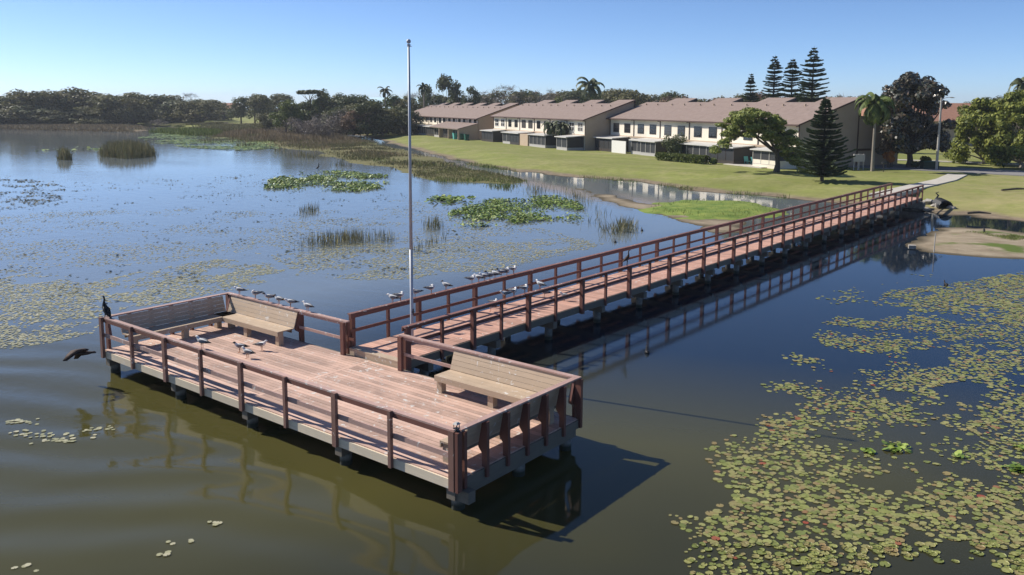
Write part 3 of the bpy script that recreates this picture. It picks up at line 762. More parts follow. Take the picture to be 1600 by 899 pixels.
def bare_proto(seed, h=10., r=4., bark='bark_pale'):
    rs = np.random.RandomState(seed); t = MB(); tips = []; C = []
    zb = h*.3
    for i in range(22):
        a = rs.rand()*2*math.pi; q = math.sqrt(rs.rand()); z = rs.rand(); rr_ = r*q*math.sqrt(max(.05, 1-z*z*.9))
        c = np.array([math.cos(a)*rr_, math.sin(a)*rr_, zb+(h-zb)*(.2+.8*z)]); tips.append(c)
        for k in range(26):
            d = rs.randn(3); d[2] = abs(d[2])*.8; d /= np.linalg.norm(d); s = c+rs.randn(3)*.25; e = s+d*rs.uniform(.5, 1.5)
            pr = np.cross(d, rs.randn(3)); pr /= np.linalg.norm(pr); wd = .035
            C.append([s-pr*wd, s+pr*wd, e+pr*wd*.5, e-pr*wd*.5])
    limb_tree(t, (0, 0, -.2), zb, .022*h, tips, rs, bend=.15)
    return t.mesh('trunk', M[bark]), big_mesh('crown', np.array(C), 4, M['l_twig'])
PROTO = {}
for nm, lm in (('dark', 'l_dark'), ('olive', 'l_olive'), ('mid', 'l_mid'), ('brown', 'l_brown'), ('bright', 'l_bright')):
    PROTO[nm] = [broad_proto(10+i*7+len(nm)*31, lm, shape=['dome', 'tall', 'dome'][i], nclump=[30, 24, 22][i], leaves=130) for i in range(3 if nm in ('dark', 'olive') else 2)]
for nm, lm in (('dark', 'l_dark'), ('olive', 'l_olive'), ('brown', 'l_brown')):
    PROTO['low_'+nm] = [broad_proto(200+i*5+len(nm), lm, h=10, r=5.2, trunk=.0, nclump=44, leaves=110, size=.45, clump=1.6, shape=['dome', 'tall', 'dome'][i]) for i in range(3)]
PROTO['bare'] = [bare_proto(91), bare_proto(92)]
PROTO['shrub'] = [broad_proto(70+i, ['l_olive', 'l_mid', 'l_dark'][i], h=10, r=7, trunk=.0, nclump=30, leaves=110, size=.55, clump=2.2) for i in range(3)]
PROTO['shrub_brown'] = [broad_proto(77+i, 'l_twig', h=10, r=7, trunk=.0, nclump=30, leaves=110, size=.3, clump=2.2) for i in range(2)]
tr = random.Random(8)
def tree(kind, P, h, wd, label, group=None, cat='tree', name=None, idx=None):
    pr = PROTO[kind][tr.randrange(len(PROTO[kind])) if idx is None else idx]
    t = empty(name or {'bare': 'bare_tree', 'shrub': 'shrub', 'shrub_brown': 'shrub'}.get(kind, 'broadleaf_tree'), (P[0], P[1], P[2]), tr.uniform(0, 6.28), label, cat, group)
    rr_ = 7. if kind.startswith('shrub') else 4.6
    t.scale = (wd/2/rr_, wd/2/rr_, h/10.)
    link('trunk', pr[0], t); link('crown', pr[1], t); return t
def interp(tab, x):
    for (a, b), (c, d) in zip(tab, tab[1:]):
        if a <= x <= c: return b+(d-b)*(x-a)/(c-a)
    return tab[-1][1]
GT = {}
def row(x0, x1, n_, dist, tops, kinds, label, group, zb=.9, jitter=8, wpx=(40, 70), dj=.08, name=None, cat='tree', lift=0):
    for i in range(n_):
        px = x0+(x1-x0)*(i+.5)/n_+tr.uniform(-jitter, jitter); d = dist*(1+tr.uniform(-dj, dj)); P = at_dist(px, d, zb)
        ty = interp(tops, min(max(px, tops[0][0]), tops[-1][0]))+tr.uniform(-5, 6)+lift; h = height_at(P, ty); k = tr.choice(kinds)
        lb = label.replace('%k', {'low_dark': 'dark green bushy', 'low_olive': 'olive green bushy', 'low_brown': 'brown bushy', 'dark': 'dark green leafy', 'olive': 'olive green leafy', 'mid': 'mid green leafy', 'brown': 'brown-leaved', 'bright': 'yellow-green leafy', 'bare': 'leafless grey', 'shrub': 'low bushy', 'shrub_brown': 'brown twiggy'}[k])
        tree(k, P, h, width_at(P, tr.uniform(*wpx)), lb, group+', '+k, cat=cat, name=name)
T1 = [(-40,148),(0,148),(30,150),(60,143),(100,140),(140,142),(160,150),(200,146),(230,150),(260,151),(300,151),(320,153),(345,168),(365,158),(380,150),(430,148),(450,152)]
row(-40, 330, 19, 352, T1, ['low_dark', 'low_olive', 'low_olive', 'olive'], '%k tree in the wood on the far left shore of the lake', 'trees on the far left shore', wpx=(60, 100))
row(-40, 215, 13, 322, [(-40,172),(60,168),(100,175),(170,165),(200,152),(240,168),(250,172)], ['low_olive', 'low_olive', 'low_dark', 'shrub'], '%k growth in front of the far left wood at the water edge', 'growth at the far left water edge', wpx=(55, 85), dj=.02)
row(270, 345, 4, 400, T1, ['brown', 'bare', 'brown'], '%k tree left of the gap in the far shore wood', 'trees left of the gap', wpx=(30, 50))
row(370, 455, 5, 330, T1, ['olive', 'dark'], '%k tree on the open far bank left of the thicket', 'trees on the open far bank', wpx=(38, 55))
row(262, 340, 7, 388, T1, ['low_olive', 'low_brown', 'low_olive'], '%k growth filling the far shore left of the gap', 'growth left of the far gap', wpx=(40, 60), dj=.02, lift=10)
row(240, 460, 13, 305, [(240,190),(300,192),(360,193),(460,190)], ['shrub', 'shrub_brown', 'shrub'], '%k growth along the bank at the back of the marsh', 'low growth at the back of the marsh', zb=.6, wpx=(20, 42), dj=.07, cat='bush')
row(395, 470, 4, 260, T1, ['shrub', 'shrub_brown'], '%k growth on the far bank at the head of the marsh', 'growth at the head of the marsh', wpx=(30, 45), dj=.05, lift=22, cat='bush')
T2 = [(440,152),(460,152),(485,160),(510,152),(540,146),(560,150),(600,148),(640,150),(660,146),(700,150),(750,150),(780,143),(810,137),(850,146),(885,141),(925,146),(960,137),(1000,149),(1040,148),(1080,151),(1120,150),(1160,148),(1250,150),(1300,152),(1350,150),(1400,155),(1500,160),(1540,153),(1620,150)]
row(440, 640, 9, 235, T2, ['low_olive', 'low_dark', 'mid', 'low_dark'], '%k tree in the thicket left of the first row of townhouses', 'thicket trees left of the townhouses', wpx=(45, 70))
row(450, 560, 6, 205, [(450,190),(500,178),(560,165)], ['shrub_brown', 'shrub_brown', 'brown'], '%k growth in front of the thicket by the marsh', 'brown growth by the marsh', wpx=(45, 65), dj=.04, cat='bush')
row(520, 650, 6, 212, [(520,172),(560,158),(600,165),(650,172)], ['low_dark', 'low_dark', 'low_olive'], '%k tree at the lawn edge left of the flagpole', 'trees at the lawn edge', wpx=(50, 70), dj=.03)
row(640, 1000, 22, 300, T2, ['bare', 'low_olive', 'low_dark', 'bare', 'low_olive'], '%k tree behind the roofs of the left and middle townhouse rows', 'trees behind the left townhouse rows', wpx=(50, 75))
row(980, 1300, 17, 260, T2, ['low_olive', 'low_brown', 'low_dark', 'bare', 'low_olive'], '%k tree behind the roof of the right townhouse row', 'trees behind the right townhouse row', wpx=(50, 80))
row(1290, 1640, 13, 300, T2, ['low_olive', 'low_dark', 'bare'], '%k distant tree right of the townhouses', 'distant trees on the right', wpx=(38, 60))
# single background trees
for px, ty, d, wd, k, lb, ix in ((700, 117, 262, 50, 'dark', 'tall dense dark tree towering behind the first row of townhouses', 0), (735, 134, 258, 42, 'dark', 'dark tree right of the tall dense one behind the first row of roofs', 2),
                             (665, 133, 262, 26, 'dark', 'slim dark tree left of the tall dense one behind the first row', 1), (870, 152, 240, 36, 'bright', 'yellow-green tree between the palm and the grey trees behind the middle roofs', 0),
                             (1050, 156, 200, 30, 'bright', 'yellow-green tree showing above the roof of the right townhouse row', 1), (505, 140, 245, 44, 'mid', 'green tree in the thicket below the flat-topped pine', 0),
                             (1315, 150, 190, 40, 'bare', 'pale leafless tree behind the end of the right townhouse row', 0), (1560, 155, 150, 60, 'olive', 'olive tree behind the big yellow-green tree on the right', 1)):
    P = at_dist(px, d, .9); tree(k, P, height_at(P, ty), width_at(P, wd), lb, idx=ix)
def umbrella_pine(P, h, wd, label):
    rs = np.random.RandomState(4); t = empty('pine_tree', tuple(P), 0, label, 'tree'); C = []; tips = []
    for i in range(9):
        a = rs.rand()*6.28; q = math.sqrt(rs.rand())*wd*.42; c = (math.cos(a)*q, math.sin(a)*q, h*.9-q*.12); C.append(ball_pts(c, wd*.16, 120, rs, sq=.5)); tips.append(c)
    mb = MB(); limb_tree(mb, (0, 0, 0), h*.72, .25, tips, rs); mb.build('trunk', M['bark'], t)
    link('crown', big_mesh('crown', leafquads(np.concatenate(C), .45, rs), 4, M['l_dark']), t)
P = at_dist(485, 245, .9); umbrella_pine(P, height_at(P, 136), width_at(P, 40), 'flat-topped pine rising above the thicket left of the flagpole')

# Norfolk Island pines
def norfolk(P, h, wd, label, tiers=24, seed=1, low=.06, needle=1.0, droop=.12, density=1.0, cone=.8):
    rs = np.random.RandomState(seed); t = empty('norfolk_pine', tuple(P), 0, label, 'tree')
    mb = MB(); mb.path([(0, 0, -.2), (0, 0, h*.4), (0, 0, h)], [.018*h+.05, .012*h+.03, .015], 8); mb.build('trunk', M['bark'], t)
    C = []
    for i in range(tiers):
        f = i/(tiers-1); z = h*(low+(.97-low)*f)+rs.uniform(-.35, .35)*h/tiers*(f < .9); L = wd/2*(1-f)**cone*(.97 if f > .12 else .72+f*2.2)+.12*wd/2*.5; nb = 6 if f < .9 else 5; a0 = rs.rand()*6.28
        tilt_ = rs.uniform(-.06, .06); L *= rs.uniform(.88, 1.08)
        for b in range(nb):
            if rs.rand() < .12: continue
            a = a0+b*2*math.pi/nb+rs.uniform(-.15, .15); l = L*rs.uniform(.7, 1.12); m_ = max(5, int(l*9*density))
            for k in range(m_):
                q = (k+.5)/m_; x = l*q; zz = z+(-droop*l*math.sin(q*2.6)+.17*l*q*q)*(1.0 if f < .85 else -1.5)
                c = np.array([math.cos(a)*x, math.sin(a)*x, zz]); wdt = .36*needle*(1-.5*q)
                for s in (-1, 1):
                    d = np.array([-math.sin(a)*s+math.cos(a)*.5, math.cos(a)*s+math.sin(a)*.5, .30+rs.uniform(-.15, .2)]); e = c+d*wdt
                    tt = np.array([math.cos(a), math.sin(a), 0])*.085*needle; upz = np.array([0, 0, .05*needle])
                    C.append([c-tt-upz, c+tt-upz, e+tt*.6+upz, e-tt*.6+upz])
                tt = np.array([math.cos(a), math.sin(a), .1])*.16*needle; C.append([c-tt-[0,0,.05], c+tt-[0,0,.05], c+tt+[0,0,.07], c-tt+[0,0,.07]])
    link('crown', big_mesh('crown', np.array(C), 4, M['l_pine']), t); return t
P = at(1284, 284, .85); P[2] = .8
norfolk(P, height_at(P, 152), width_at(P, 102), 'dark conical norfolk pine on the lawn in front of the right end of the townhouses', 38, 3, .08, .95, .06, 1.2, .8)
for px, ty, wd, d, lb, sd_ in ((1268, 72, 40, 150, 'tallest norfolk pine behind the right townhouse row, rightmost of four', 5), (1236, 91, 34, 155, 'norfolk pine behind the roof just left of the tallest one', 6),
                           (1208, 86, 34, 158, 'slender norfolk pine behind the roof, second from left of four', 7), (1172, 114, 30, 165, 'shortest norfolk pine behind the roof, leftmost of four', 8)):
    P = at_dist(px, d, .9); norfolk(P, height_at(P, ty), width_at(P, wd)*1.5, lb, 30, sd_, .25, 1.25, -.02, 1.1, .5 if sd_ != 8 else .8)

# palms
def palm(P, h, spread, label, seed=1, nf=20, lm='l_palm', droop=1.0, rad=.17, name='palm_tree', coarse=1.0, skirt=False):
    rs = np.random.RandomState(seed); t = empty(name, tuple(P), rs.rand()*6, label, 'palm tree')
    top = h-spread*.25
    mb = MB(); mb.path([(0, 0, -.2), (.05, 0, top*.3), (.0, .05, top*.7), (0, 0, top)], [rad*1.4, rad, rad*.9, rad*.75], 10); mb.build('trunk', M['bark_pale'], t)
    C = []; S = MB()
    for i in range(nf):
        a = i*2.399+rs.uniform(-.2, .2); el = R(75)-R(110)*(i/nf)**.8; L = spread/2*rs.uniform(.95, 1.15)*1.25; n_ = 26; pts = []
        p = np.array([0, 0, top]); dr = el
        for k in range(n_):
            dd = np.array([math.cos(a)*math.cos(dr), math.sin(a)*math.cos(dr), math.sin(dr)]); p = p+dd*L/n_; dr -= R(4.4)*droop*(.5+k/n_); pts.append((p.copy(), dd))
        S.path([np.array([0, 0, top])]+[q[0] for q in pts[::5]], [.03]+[.02]*len(pts[::5]), 4)
        side = np.array([-math.sin(a), math.cos(a), 0])
        for k, (q, dd) in enumerate(pts):
            if k < 2: continue
            f = k/n_; ll = spread*.16*math.sin(min(1, f*1.2+.15)*math.pi*.9+.1)**.6 if True else 0
            ll = spread*.165*(1-.55*f)*(.75+.5*rs.rand())
            for s in (-1, 1):
                e = q+side*s*ll*.75+np.array([0, 0, -ll*.65])+dd*ll*.4; wv = dd*.045*coarse
                C.append([q-wv, q+wv, e+wv*.5, e-wv*.5])
    S.build('frond_stem', M['bark'], t)
    link('frond', big_mesh('frond', np.array(C), 4, M[lm]), t); return t
P = at(1363, 267, .95); palm(P, height_at(P, 146), width_at(P, 58), 'slim palm with drooping yellow-green fronds beside the end wall of the townhouses', 2, 30, 'l_palm', 1.2, .16, coarse=1.7)
P = at_dist(922, 200, .9); palm(P, height_at(P, 122), width_at(P, 46), 'tall dark palm rising behind the middle townhouse roof', 3, 18, 'l_palm_d', 1.1, .25, coarse=3)
P = at_dist(1597, 170, .9); palm(P, height_at(P, 120), width_at(P, 40), 'palm top at the right edge behind the yellow-green tree', 4, 18, 'l_palm_d', 1.1, .22, coarse=2.5)
P = at_dist(602, 250, .9); palm(P, height_at(P, 136), width_at(P, 20), 'small distant palm standing above the thicket left of the flagpole', 5, 14, 'l_palm_d', 1.0, .2, coarse=4)
P = at_dist(662, 230, .9); palm(P, height_at(P, 131), width_at(P, 20), 'small distant palm right of the flagpole behind the first townhouses', 6, 14, 'l_palm_d', 1.0, .2, coarse=4)
for px, py, ty, wd, lb, sd_ in ((861, 231, 190, 28, 'left short palm of the pair in front of the middle townhouse row', 7), (878, 232, 192, 26, 'right short palm of the pair in front of the middle townhouse row', 8)):
    P = at(px, py, .9); palm(P, height_at(P, ty), width_at(P, wd), lb, sd_, 26, 'l_palm_d', 1.2, .2, coarse=2.5)

# spreading feathery tree in front of the right row
def spreading(P, h, px_c, wd, label):
    rs = np.random.RandomState(12); t = empty('spreading_tree', tuple(P), 0, label, 'tree'); d2 = rt0[:2]
    off = (px_c)*1.0; C = []; tips = []
    for i in range(140):
        a = rs.rand()*6.28; q = math.sqrt(rs.rand()); x = math.cos(a)*q*wd/2; y = math.sin(a)*q*wd*.34
        z = h*(.93-.42*(abs(x+1.0)/(wd/2))**1.7)-rs.rand()*h*.40
        if x > wd*.2: z -= .3
        wx = (x+off)*d2[0]-y*d2[1]; wy = (x+off)*d2[1]+y*d2[0]; c = (wx, wy, z); tips.append(c)
        C.append(ball_pts(c, h*.095, 190, rs, .2, .42))
    mb = MB(); mb.path([(0, 0, -.2), (.1, .05, .9), (-.1, .1, h*.3)], [.42, .27, .24], 10)
    fork = np.array([-.1, .1, h*.28]); mains = []
    for i in range(8):
        a = i*.785+.3; L = wd*.24; e = np.array([math.cos(a)*L*d2[0]-math.sin(a)*L*.6*d2[1]+off*.55*d2[0], math.cos(a)*L*d2[1]+math.sin(a)*L*.6*d2[0]+off*.55*d2[1], h*.62])
        md = (fork+e)/2+np.array([0, 0, h*.04])+rs.randn(3)*.2; mb.path([fork, md, e], [.16, .12, .07], 7); mains.append(e)
    for tp in tips[::2]:
        e = np.array(tp); s = min(mains, key=lambda m_: np.linalg.norm(m_-e)); mb.path([s, (s+e)/2+rs.randn(3)*.2, e], [.06, .035, .012], 5)
    mb.build('trunk', M['bark'], t); link('crown', big_mesh('crown', leafquads(np.concatenate(C), .17, rs, .4, 1.6), 4, M['l_poin']), t)
P = at(1213, 269, .9); spreading(P, height_at(P, 163), -2.0, width_at(P, 150), 'wide spreading feathery green tree with a forked trunk on the lawn before the right townhouses')

# magnolia
def bigtree(P, h, wd, label, lm, seed, name, nclump=70, leaves=170, size=.3, clump=1.0, zlow=.2, trunk_r=.38, shape='mag', bark='bark', thold=1):
    rs = np.random.RandomState(seed); t = empty(name, tuple(P), 0, label, 'tree'); C = []; tips = []
    for i in range(nclump):
        f = rs.rand(); z = h*(zlow+(.97-zlow)*f)
        prof = math.sin(math.pi*min(1, .22+.73*f)**.9)**.75 if shape == 'mag' else (1-(max(0, f-.25)/.78)**2)**.5*.97+.03
        a = rs.rand()*6.28; q = rs.rand()**.4; rr_ = wd/2*prof*q*.9
        c = (math.cos(a)*rr_, math.sin(a)*rr_, z-clump*.4*(f > .8)); tips.append(c); k = clump*rs.uniform(.55, 1.3)
        C.append(ball_pts(c, k, int(leaves*(k/clump)**2), rs, .35, .75))
    C = np.concatenate(C); mb = MB(); limb_tree(mb, (0, 0, -.2), h*zlow*.95, trunk_r, tips[::2], rs); mb.build('trunk', M[bark], t)
    link('crown', big_mesh('crown', leafquads(C, size, rs, 0, 1.3), 4, M[lm]), t)
P = at(1420, 261, .95); bigtree(P, height_at(P, 112), width_at(P, 138), 'large dark glossy magnolia between the palm and the street lamp', 'l_magnolia', 21, 'magnolia_tree', 110, 190, .30, 1.0, .17)
P = at(1537, 256, .95); bigtree(P, height_at(P, 150), width_at(P, 118), 'yellow-green leafy tree with a pale trunk at the right behind the road', 'l_oak', 22, 'broadleaf_tree', 70, 190, .30, 1.05, .1, .28, 'dome', 'bark_pale')
P = at(1595, 262, .95); bigtree(P, height_at(P, 140), width_at(P, 125), 'yellow-green leafy tree cut by the right edge of the picture', 'l_oak', 23, 'broadleaf_tree', 70, 190, .30, 1.05, .1, .28, 'dome', 'bark_pale')
P = at(1498, 252, .95); bigtree(P, height_at(P, 205), width_at(P, 26), 'small purplish tree between the street lamp and the yellow-green tree', 'l_magnolia', 24, 'small_tree', 14, 120, .25, .7, .25, .1)
P = at(1392, 262, .95); bigtree(P, height_at(P, 150), width_at(P, 30), 'brownish tree squeezed between the palm and the magnolia', 'l_brown', 25, 'small_tree', 22, 160, .25, .8, .3, .15)

# shrubs and hedge near the houses
def bush(P, h, wx_, label, lm='l_dark', seed=1, name='shrub', cat='bush', n_=1500, size=.22):
    rs = np.random.RandomState(seed); t = empty(name, tuple(P), 0, label, cat); C = []
    for i in range(9):
        a = rs.rand()*6.28; q = rs.rand()**.5*wx_*.3; C.append(ball_pts((math.cos(a)*q, math.sin(a)*q, h*rs.uniform(.35, .75)), min(h*.35, wx_*.3), n_//9, rs, .5, .9))
    C = np.concatenate(C); C = C[C[:, 2] > .02]
    mb = MB()
    for i in range(5): a = i*1.25; mb.path([(0, 0, -.1), (math.cos(a)*wx_*.12, math.sin(a)*wx_*.12, h*.3), (math.cos(a)*wx_*.25, math.sin(a)*wx_*.25, h*.6)], [.05, .035, .015], 5)
    mb.build('stem', M['bark'], t); link('foliage', big_mesh('foliage', leafquads(C, size, rs), 4, M[lm]), t)
P = at(1056, 248, .9); bush(P, height_at(P, 208), width_at(P, 42), 'dark rounded shrub behind the clipped hedge at the right townhouses', 'l_dark', 31)
P = at(1446, 262, .95); bush(P, height_at(P, 243), width_at(P, 18), 'bright green round bush near the foot of the street lamp', 'l_bright', 32, size=.15)
P = at(1431, 263, .95); bush(P, height_at(P, 252), width_at(P, 16), 'low dark bush between the magnolia and the bright green bush', 'l_dark', 33, size=.15)
P = at(1387, 262, .95); bush(P, height_at(P, 228), width_at(P, 18), 'orange-leaved shrub behind the end of the garden wall', 'orange', 34, size=.2)
P = at(1114, 257, .9); bush(P, height_at(P, 247), width_at(P, 14), 'small pale spiky plant in front of the white screened porch', 'l_palm', 35, size=.2)
P = at(900, 232, .9); bush(P, height_at(P, 222), width_at(P, 12), 'small round bush by the end of the middle townhouse row', 'l_brown', 36, size=.2)
P = at(1543, 253, .95); bush(P, height_at(P, 246), width_at(P, 30), 'low dark ground bush at the foot of the pale trunk', 'l_dark', 37, size=.2)
rs = np.random.RandomState(40); a_ = at(1028, 250.5, .9); b2_ = at(1104, 257, .9); n_ = 5200; f = rs.rand(n_)
hd = empty('hedge', (0, 0, 0), 0, 'long clipped green hedge on the lawn in front of the right townhouse porches', 'hedge')
dirv = (b2_-a_)[:2]; nr = np.array([-dirv[1], dirv[0]])/np.linalg.norm(dirv); C = np.zeros((n_, 3)); s_ = rs.uniform(-.65, .65, n_)
C[:, 0] = a_[0]+dirv[0]*f+nr[0]*s_; C[:, 1] = a_[1]+dirv[1]*f+nr[1]*s_; C[:, 2] = .9+rs.rand(n_)**.5*1.1*(1-.25*(np.abs(s_)/.65)**3)
link('foliage', big_mesh('foliage', leafquads(C, .2, rs), 4, M['l_mid']), hd)
mb = MB()
for i in range(14): q = a_+(b2_-a_)*(i+.5)/14; mb.tube((q[0], q[1], .7), (q[0], q[1], 1.6), .03, .015, 5)
mb.build('stem', M['bark'], hd)

# ------------------------------------------------------------------ townhouses
GZ = .9
fwd2 = fw[:2]/np.linalg.norm(fw[:2]); rt2 = rt0[:2]
def camxy(px, z): lat = (px-800)/F_PX*z; return CAM[:2]+fwd2*z+rt2*lat
HROT = math.atan2(-.460, .888)
def window(mb_f, mb_g, x, z, wd, hg, y, style):
    pass
def townhouse(px, zc, n_, wbay, label, styles, porches, tail=False, leanto=(), nh=4, h1=2.55, H=4.85):
    o = camxy(px, zc); L = n_*wbay
    t = empty('townhouse_row', (o[0], o[1], GZ), HROT, label, 'townhouses')
    dep = 9.2
    # body as one shell
    mb = MB(); pitch = .335
    mb.box(0, L, 0, dep-.02, -.5, H, 0)
    mb.build('front_wall', M['stucco'], t)
    # end gable walls
    for x0, x1 in ((-.02, .12), (L-.12, L+.02)):
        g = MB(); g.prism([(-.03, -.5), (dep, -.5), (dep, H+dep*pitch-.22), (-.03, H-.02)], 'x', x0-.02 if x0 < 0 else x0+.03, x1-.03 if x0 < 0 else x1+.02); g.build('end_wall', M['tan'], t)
    if tail:
        g = MB().box(L-.15, L+.015, dep+.01, dep+4.2, -.5, 5.9); g.build('end_wall', M['tan'], t)
        MB().box(L-.2, L+.10, dep-.02, dep+.14, -.1, H+dep*pitch-.1).box(L+.016, L+.08, dep+.14, dep+4.25, 1.95, 2.2).build('corner_trim', M['brown'], t)
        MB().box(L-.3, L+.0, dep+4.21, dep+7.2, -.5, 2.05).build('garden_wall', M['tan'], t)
        MB().prism([(dep+.01, 6.0), (dep+4.4, 5.3), (dep+4.4, 5.9), (dep+.01, 6.3)][::-1], 'x', L-12, L+.2).build('roof', M['shingle'], t)
    # roof: per bay a higher run and a lower run with a step between
    mb = MB(); ov = .55; tr_ = MB()
    def slope(x0, x1, y1, lift=0.0):
        y0 = -ov; z0 = H-ov*pitch+.05; z1 = H+y1*pitch+.05
        mb.prism([(y0, z0-.14+lift), (y1, z1-.14+lift), (y1, z1+.03+lift), (y0, z0+.03+lift)][::-1], 'x', x0, x1)
        tr_.prism([(y1+.003, z1-2.4), (y1+.13, z1-2.4), (y1+.13, z1+.02+lift), (y1+.003, z1+.02+lift)][::-1], 'x', x0+.02, x1-.02)
        return z1
    per = L/nh
    for k in range(nh):
        x0 = k*per-(.35 if k == 0 else 0); x1 = (k+1)*per+(.35 if k == nh-1 else 0); sp = k*per+per*.5
        slope(x0, sp, dep-1.9); slope(sp+.002, x1-.002, dep)
        if k < nh-1: tr_.prism([(dep-1.9, H+(dep-1.9)*pitch-1.6), (dep, H+(dep-1.9)*pitch-1.6), (dep, H+dep*pitch), (dep-1.9, H+(dep-1.9)*pitch)][::-1], 'x', x1-.16, x1-.03)
    roof = mb.build('roof', M['shingle'], t); tr_.build('roof_step', M['brown'], t)
    v_ = MB()
    for k in range(n_):
        for q in (.25, .7): x = k*wbay+wbay*q; y = dep-3.4; z = H+y*pitch; v_.tube((x, y, z), (x, y, z+.25), .1, n=7).tube((x, y, z+.25), (x, y, z+.33), .15, n=7)
    v_.build('roof_vent', M['tan'], roof)
    # gutter, fascia, downspouts
    MB().box(-.4, L+.4, -ov-.13, -ov-.003, H-ov*pitch-.14, H-ov*pitch+.03).build('gutter', M['brown'], t)
    for k in range(n_+1):
        x = min(max(k*wbay, .08), L-.08); MB().box(x-.06, x+.06, -.1, -.003, 2.5, H-.28).box(x-.05, x+.05, -.55, -.1, H-.42, H-.30).build('downspout', M['brown'], t)
    g = MB().prism([(-ov-.05, H-ov*pitch-.11), (dep+.02, H+dep*pitch-.11), (dep+.02, H+dep*pitch+.05), (-ov-.05, H-ov*pitch+.05)][::-1], 'x', L+.353, L+.42); g.build('rake_board', M['brown'], t)
    MB().box(.0, L, -.09, -.003, h1-.28, h1-.02).build('belt_course', M['tan'], t)
    # upper windows
    for k in range(n_):
        st = styles[k % len(styles)]
        for q in (.27, .73):
            xc = k*wbay+wbay*q; zc_ = 3.75
            wdw, hh = {'d': (1.65, 1.35), 's': (1.3, 1.25), 'g': (1.7, 1.4)}[st]
            f_ = MB().box(xc-wdw/2-.06, xc+wdw/2+.06, -.055, -.003, zc_-hh/2-.06, zc_+hh/2+.06).build('window', M['frame_w' if st == 'g' else 'frame'], t)
            g_ = MB()
            if st == 'g':
                for a in (0, 1):
                    for b in (0, 1): g_.box(xc-wdw/2+a*wdw/2+.06, xc-wdw/2+(a+1)*wdw/2-.06, -.065, -.056, zc_-hh/2+b*hh/2+.05, zc_-hh/2+(b+1)*hh/2-.05)
            else:
                g_.box(xc-wdw/2, xc+wdw/2, -.065, -.056, zc_-hh/2, zc_-.03); g_.box(xc-wdw/2, xc+wdw/2, -.065, -.056, zc_+.03, zc_+hh/2)
            g_.build('pane', M['glass'], f_)
    # ground floor doors in shade
    for k in range(n_):
        xc = k*wbay+wbay*.5
        MB().box(xc-1.3, xc+1.3, -.06, -.003, -.0, 1.95).build('patio_door', M['glass'], t)
    # porches: (x0, x1, depth, kind)
    for x0, x1, dp, kd in porches:
        hr = 2.15; dp = dp*.8
        if kd == 'wall':
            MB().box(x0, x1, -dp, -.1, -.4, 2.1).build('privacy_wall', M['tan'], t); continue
        if kd == 'white':
            MB().box(x0, x1, -dp-.05, -dp+.05, -.3, 1.9).build('privacy_fence', M['frame_w'], t); continue
        r_ = MB().prism([(-dp-.35, hr-.08), (-.1, hr+.14), (-.1, hr+.26), (-dp-.35, hr+.06)][::-1], 'x', x0-.25, x1+.25).build('porch_roof', M['porchroof'], t)
        s_ = MB().box(x0, x1, -dp, -.12, .42, hr-.1).build('porch_screen', M['screen'], t)
        kp = MB().box(x0-.02, x1+.02, -dp-.02, -.11, -.4, .95 if kd == 'c' else .42).build('kick_plate', M[{'g': 'grey', 'w': 'grey', 'c': 'stucco', 'k': 'frame'}[kd]], t)
        np_ = max(2, int((x1-x0)/1.3)); p_ = MB()
        for i in range(np_+1): x = x0+(x1-x0)*i/np_; p_.box(x-.04, x+.04, -dp-.04, -dp-.003, .425, hr-.1)
        p_.box(x0, x1, -dp-.035, -dp-.004, 1.25, 1.31) if kd == 'w' else None
        p_.box(x0+.002, x1-.002, -dp-.043, -dp-.0025, hr-.17, hr-.102).box(x0+.002, x1-.002, -dp-.043, -dp-.0025, .425, .47)
        p_.build('porch_frame', M['frame' if kd == 'k' else 'grey'], t)
    for x0, x1, dp in leanto:
        MB().prism([(-dp, 2.16), (-.1, 3.3), (-.1, 3.45), (-dp, 2.34)][::-1], 'x', x0, x1).build('lean_to_roof', M['shingle'], t)
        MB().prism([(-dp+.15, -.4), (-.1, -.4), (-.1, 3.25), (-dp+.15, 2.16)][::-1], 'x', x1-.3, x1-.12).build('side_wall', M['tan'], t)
    return t, L
wb = 6.45
townhouse(634, 227, 8, wb, 'farthest row of cream two-storey townhouses, left, three lean-to roofs at its near end', ['s', 's', 's', 's', 'd'],
          [(1.5, 5.5, 3.2, 'k'), (6, 9.5, 3.6, 'w'), (10.2, 12.2, 3.7, 'white'), (12.4, 18.2, 3.5, 'g'), (19, 24.5, 3.3, 'g'), (26, 31.5, 3.6, 'k'), (33, 38, 4.2, 'g'), (39.6, 44.6, 4.4, 'k'), (46.2, 50.8, 4.6, 'g')],
          nh=6, H=4.55, leanto=[(32.3, 38.6, 4.3), (38.8, 45.1, 4.5), (45.3, 51.7, 4.7)])
townhouse(771, 176.2, 6, wb, 'middle row of cream two-storey townhouses between the farthest and the nearest row', ['g', 's', 'd', 's', 'd', 'g'],
          [(.5, 6.5, 3.6, 'k'), (11.5, 15.2, 3.7, 'g'), (15.3, 19.3, 3.9, 'k'), (19.8, 23.2, 4.0, 'wall'), (23.6, 30, 3.8, 'g'), (34.6, 38.3, 4.0, 'g')], H=5.15)
wb3 = 7.35
townhouse(952, 142.5, 6, wb3, 'nearest row of cream two-storey townhouses with the grey hedge-lined porches, right', ['d', 'd', 'd', 'd', 'd', 's'],
          [(.3, 5.9, 3.7, 'k'), (6.4, 10.6, 4.3, 'white'), (11.0, 14.3, 3.4, 'g'), (14.4, 18.3, 4.0, 'g'), (23.6, 31.0, 3.2, 'g'), (31.1, 36.0, 4.0, 'k'), (39.6, 44.0, 3.9, 'c')], tail=True, H=5.4)
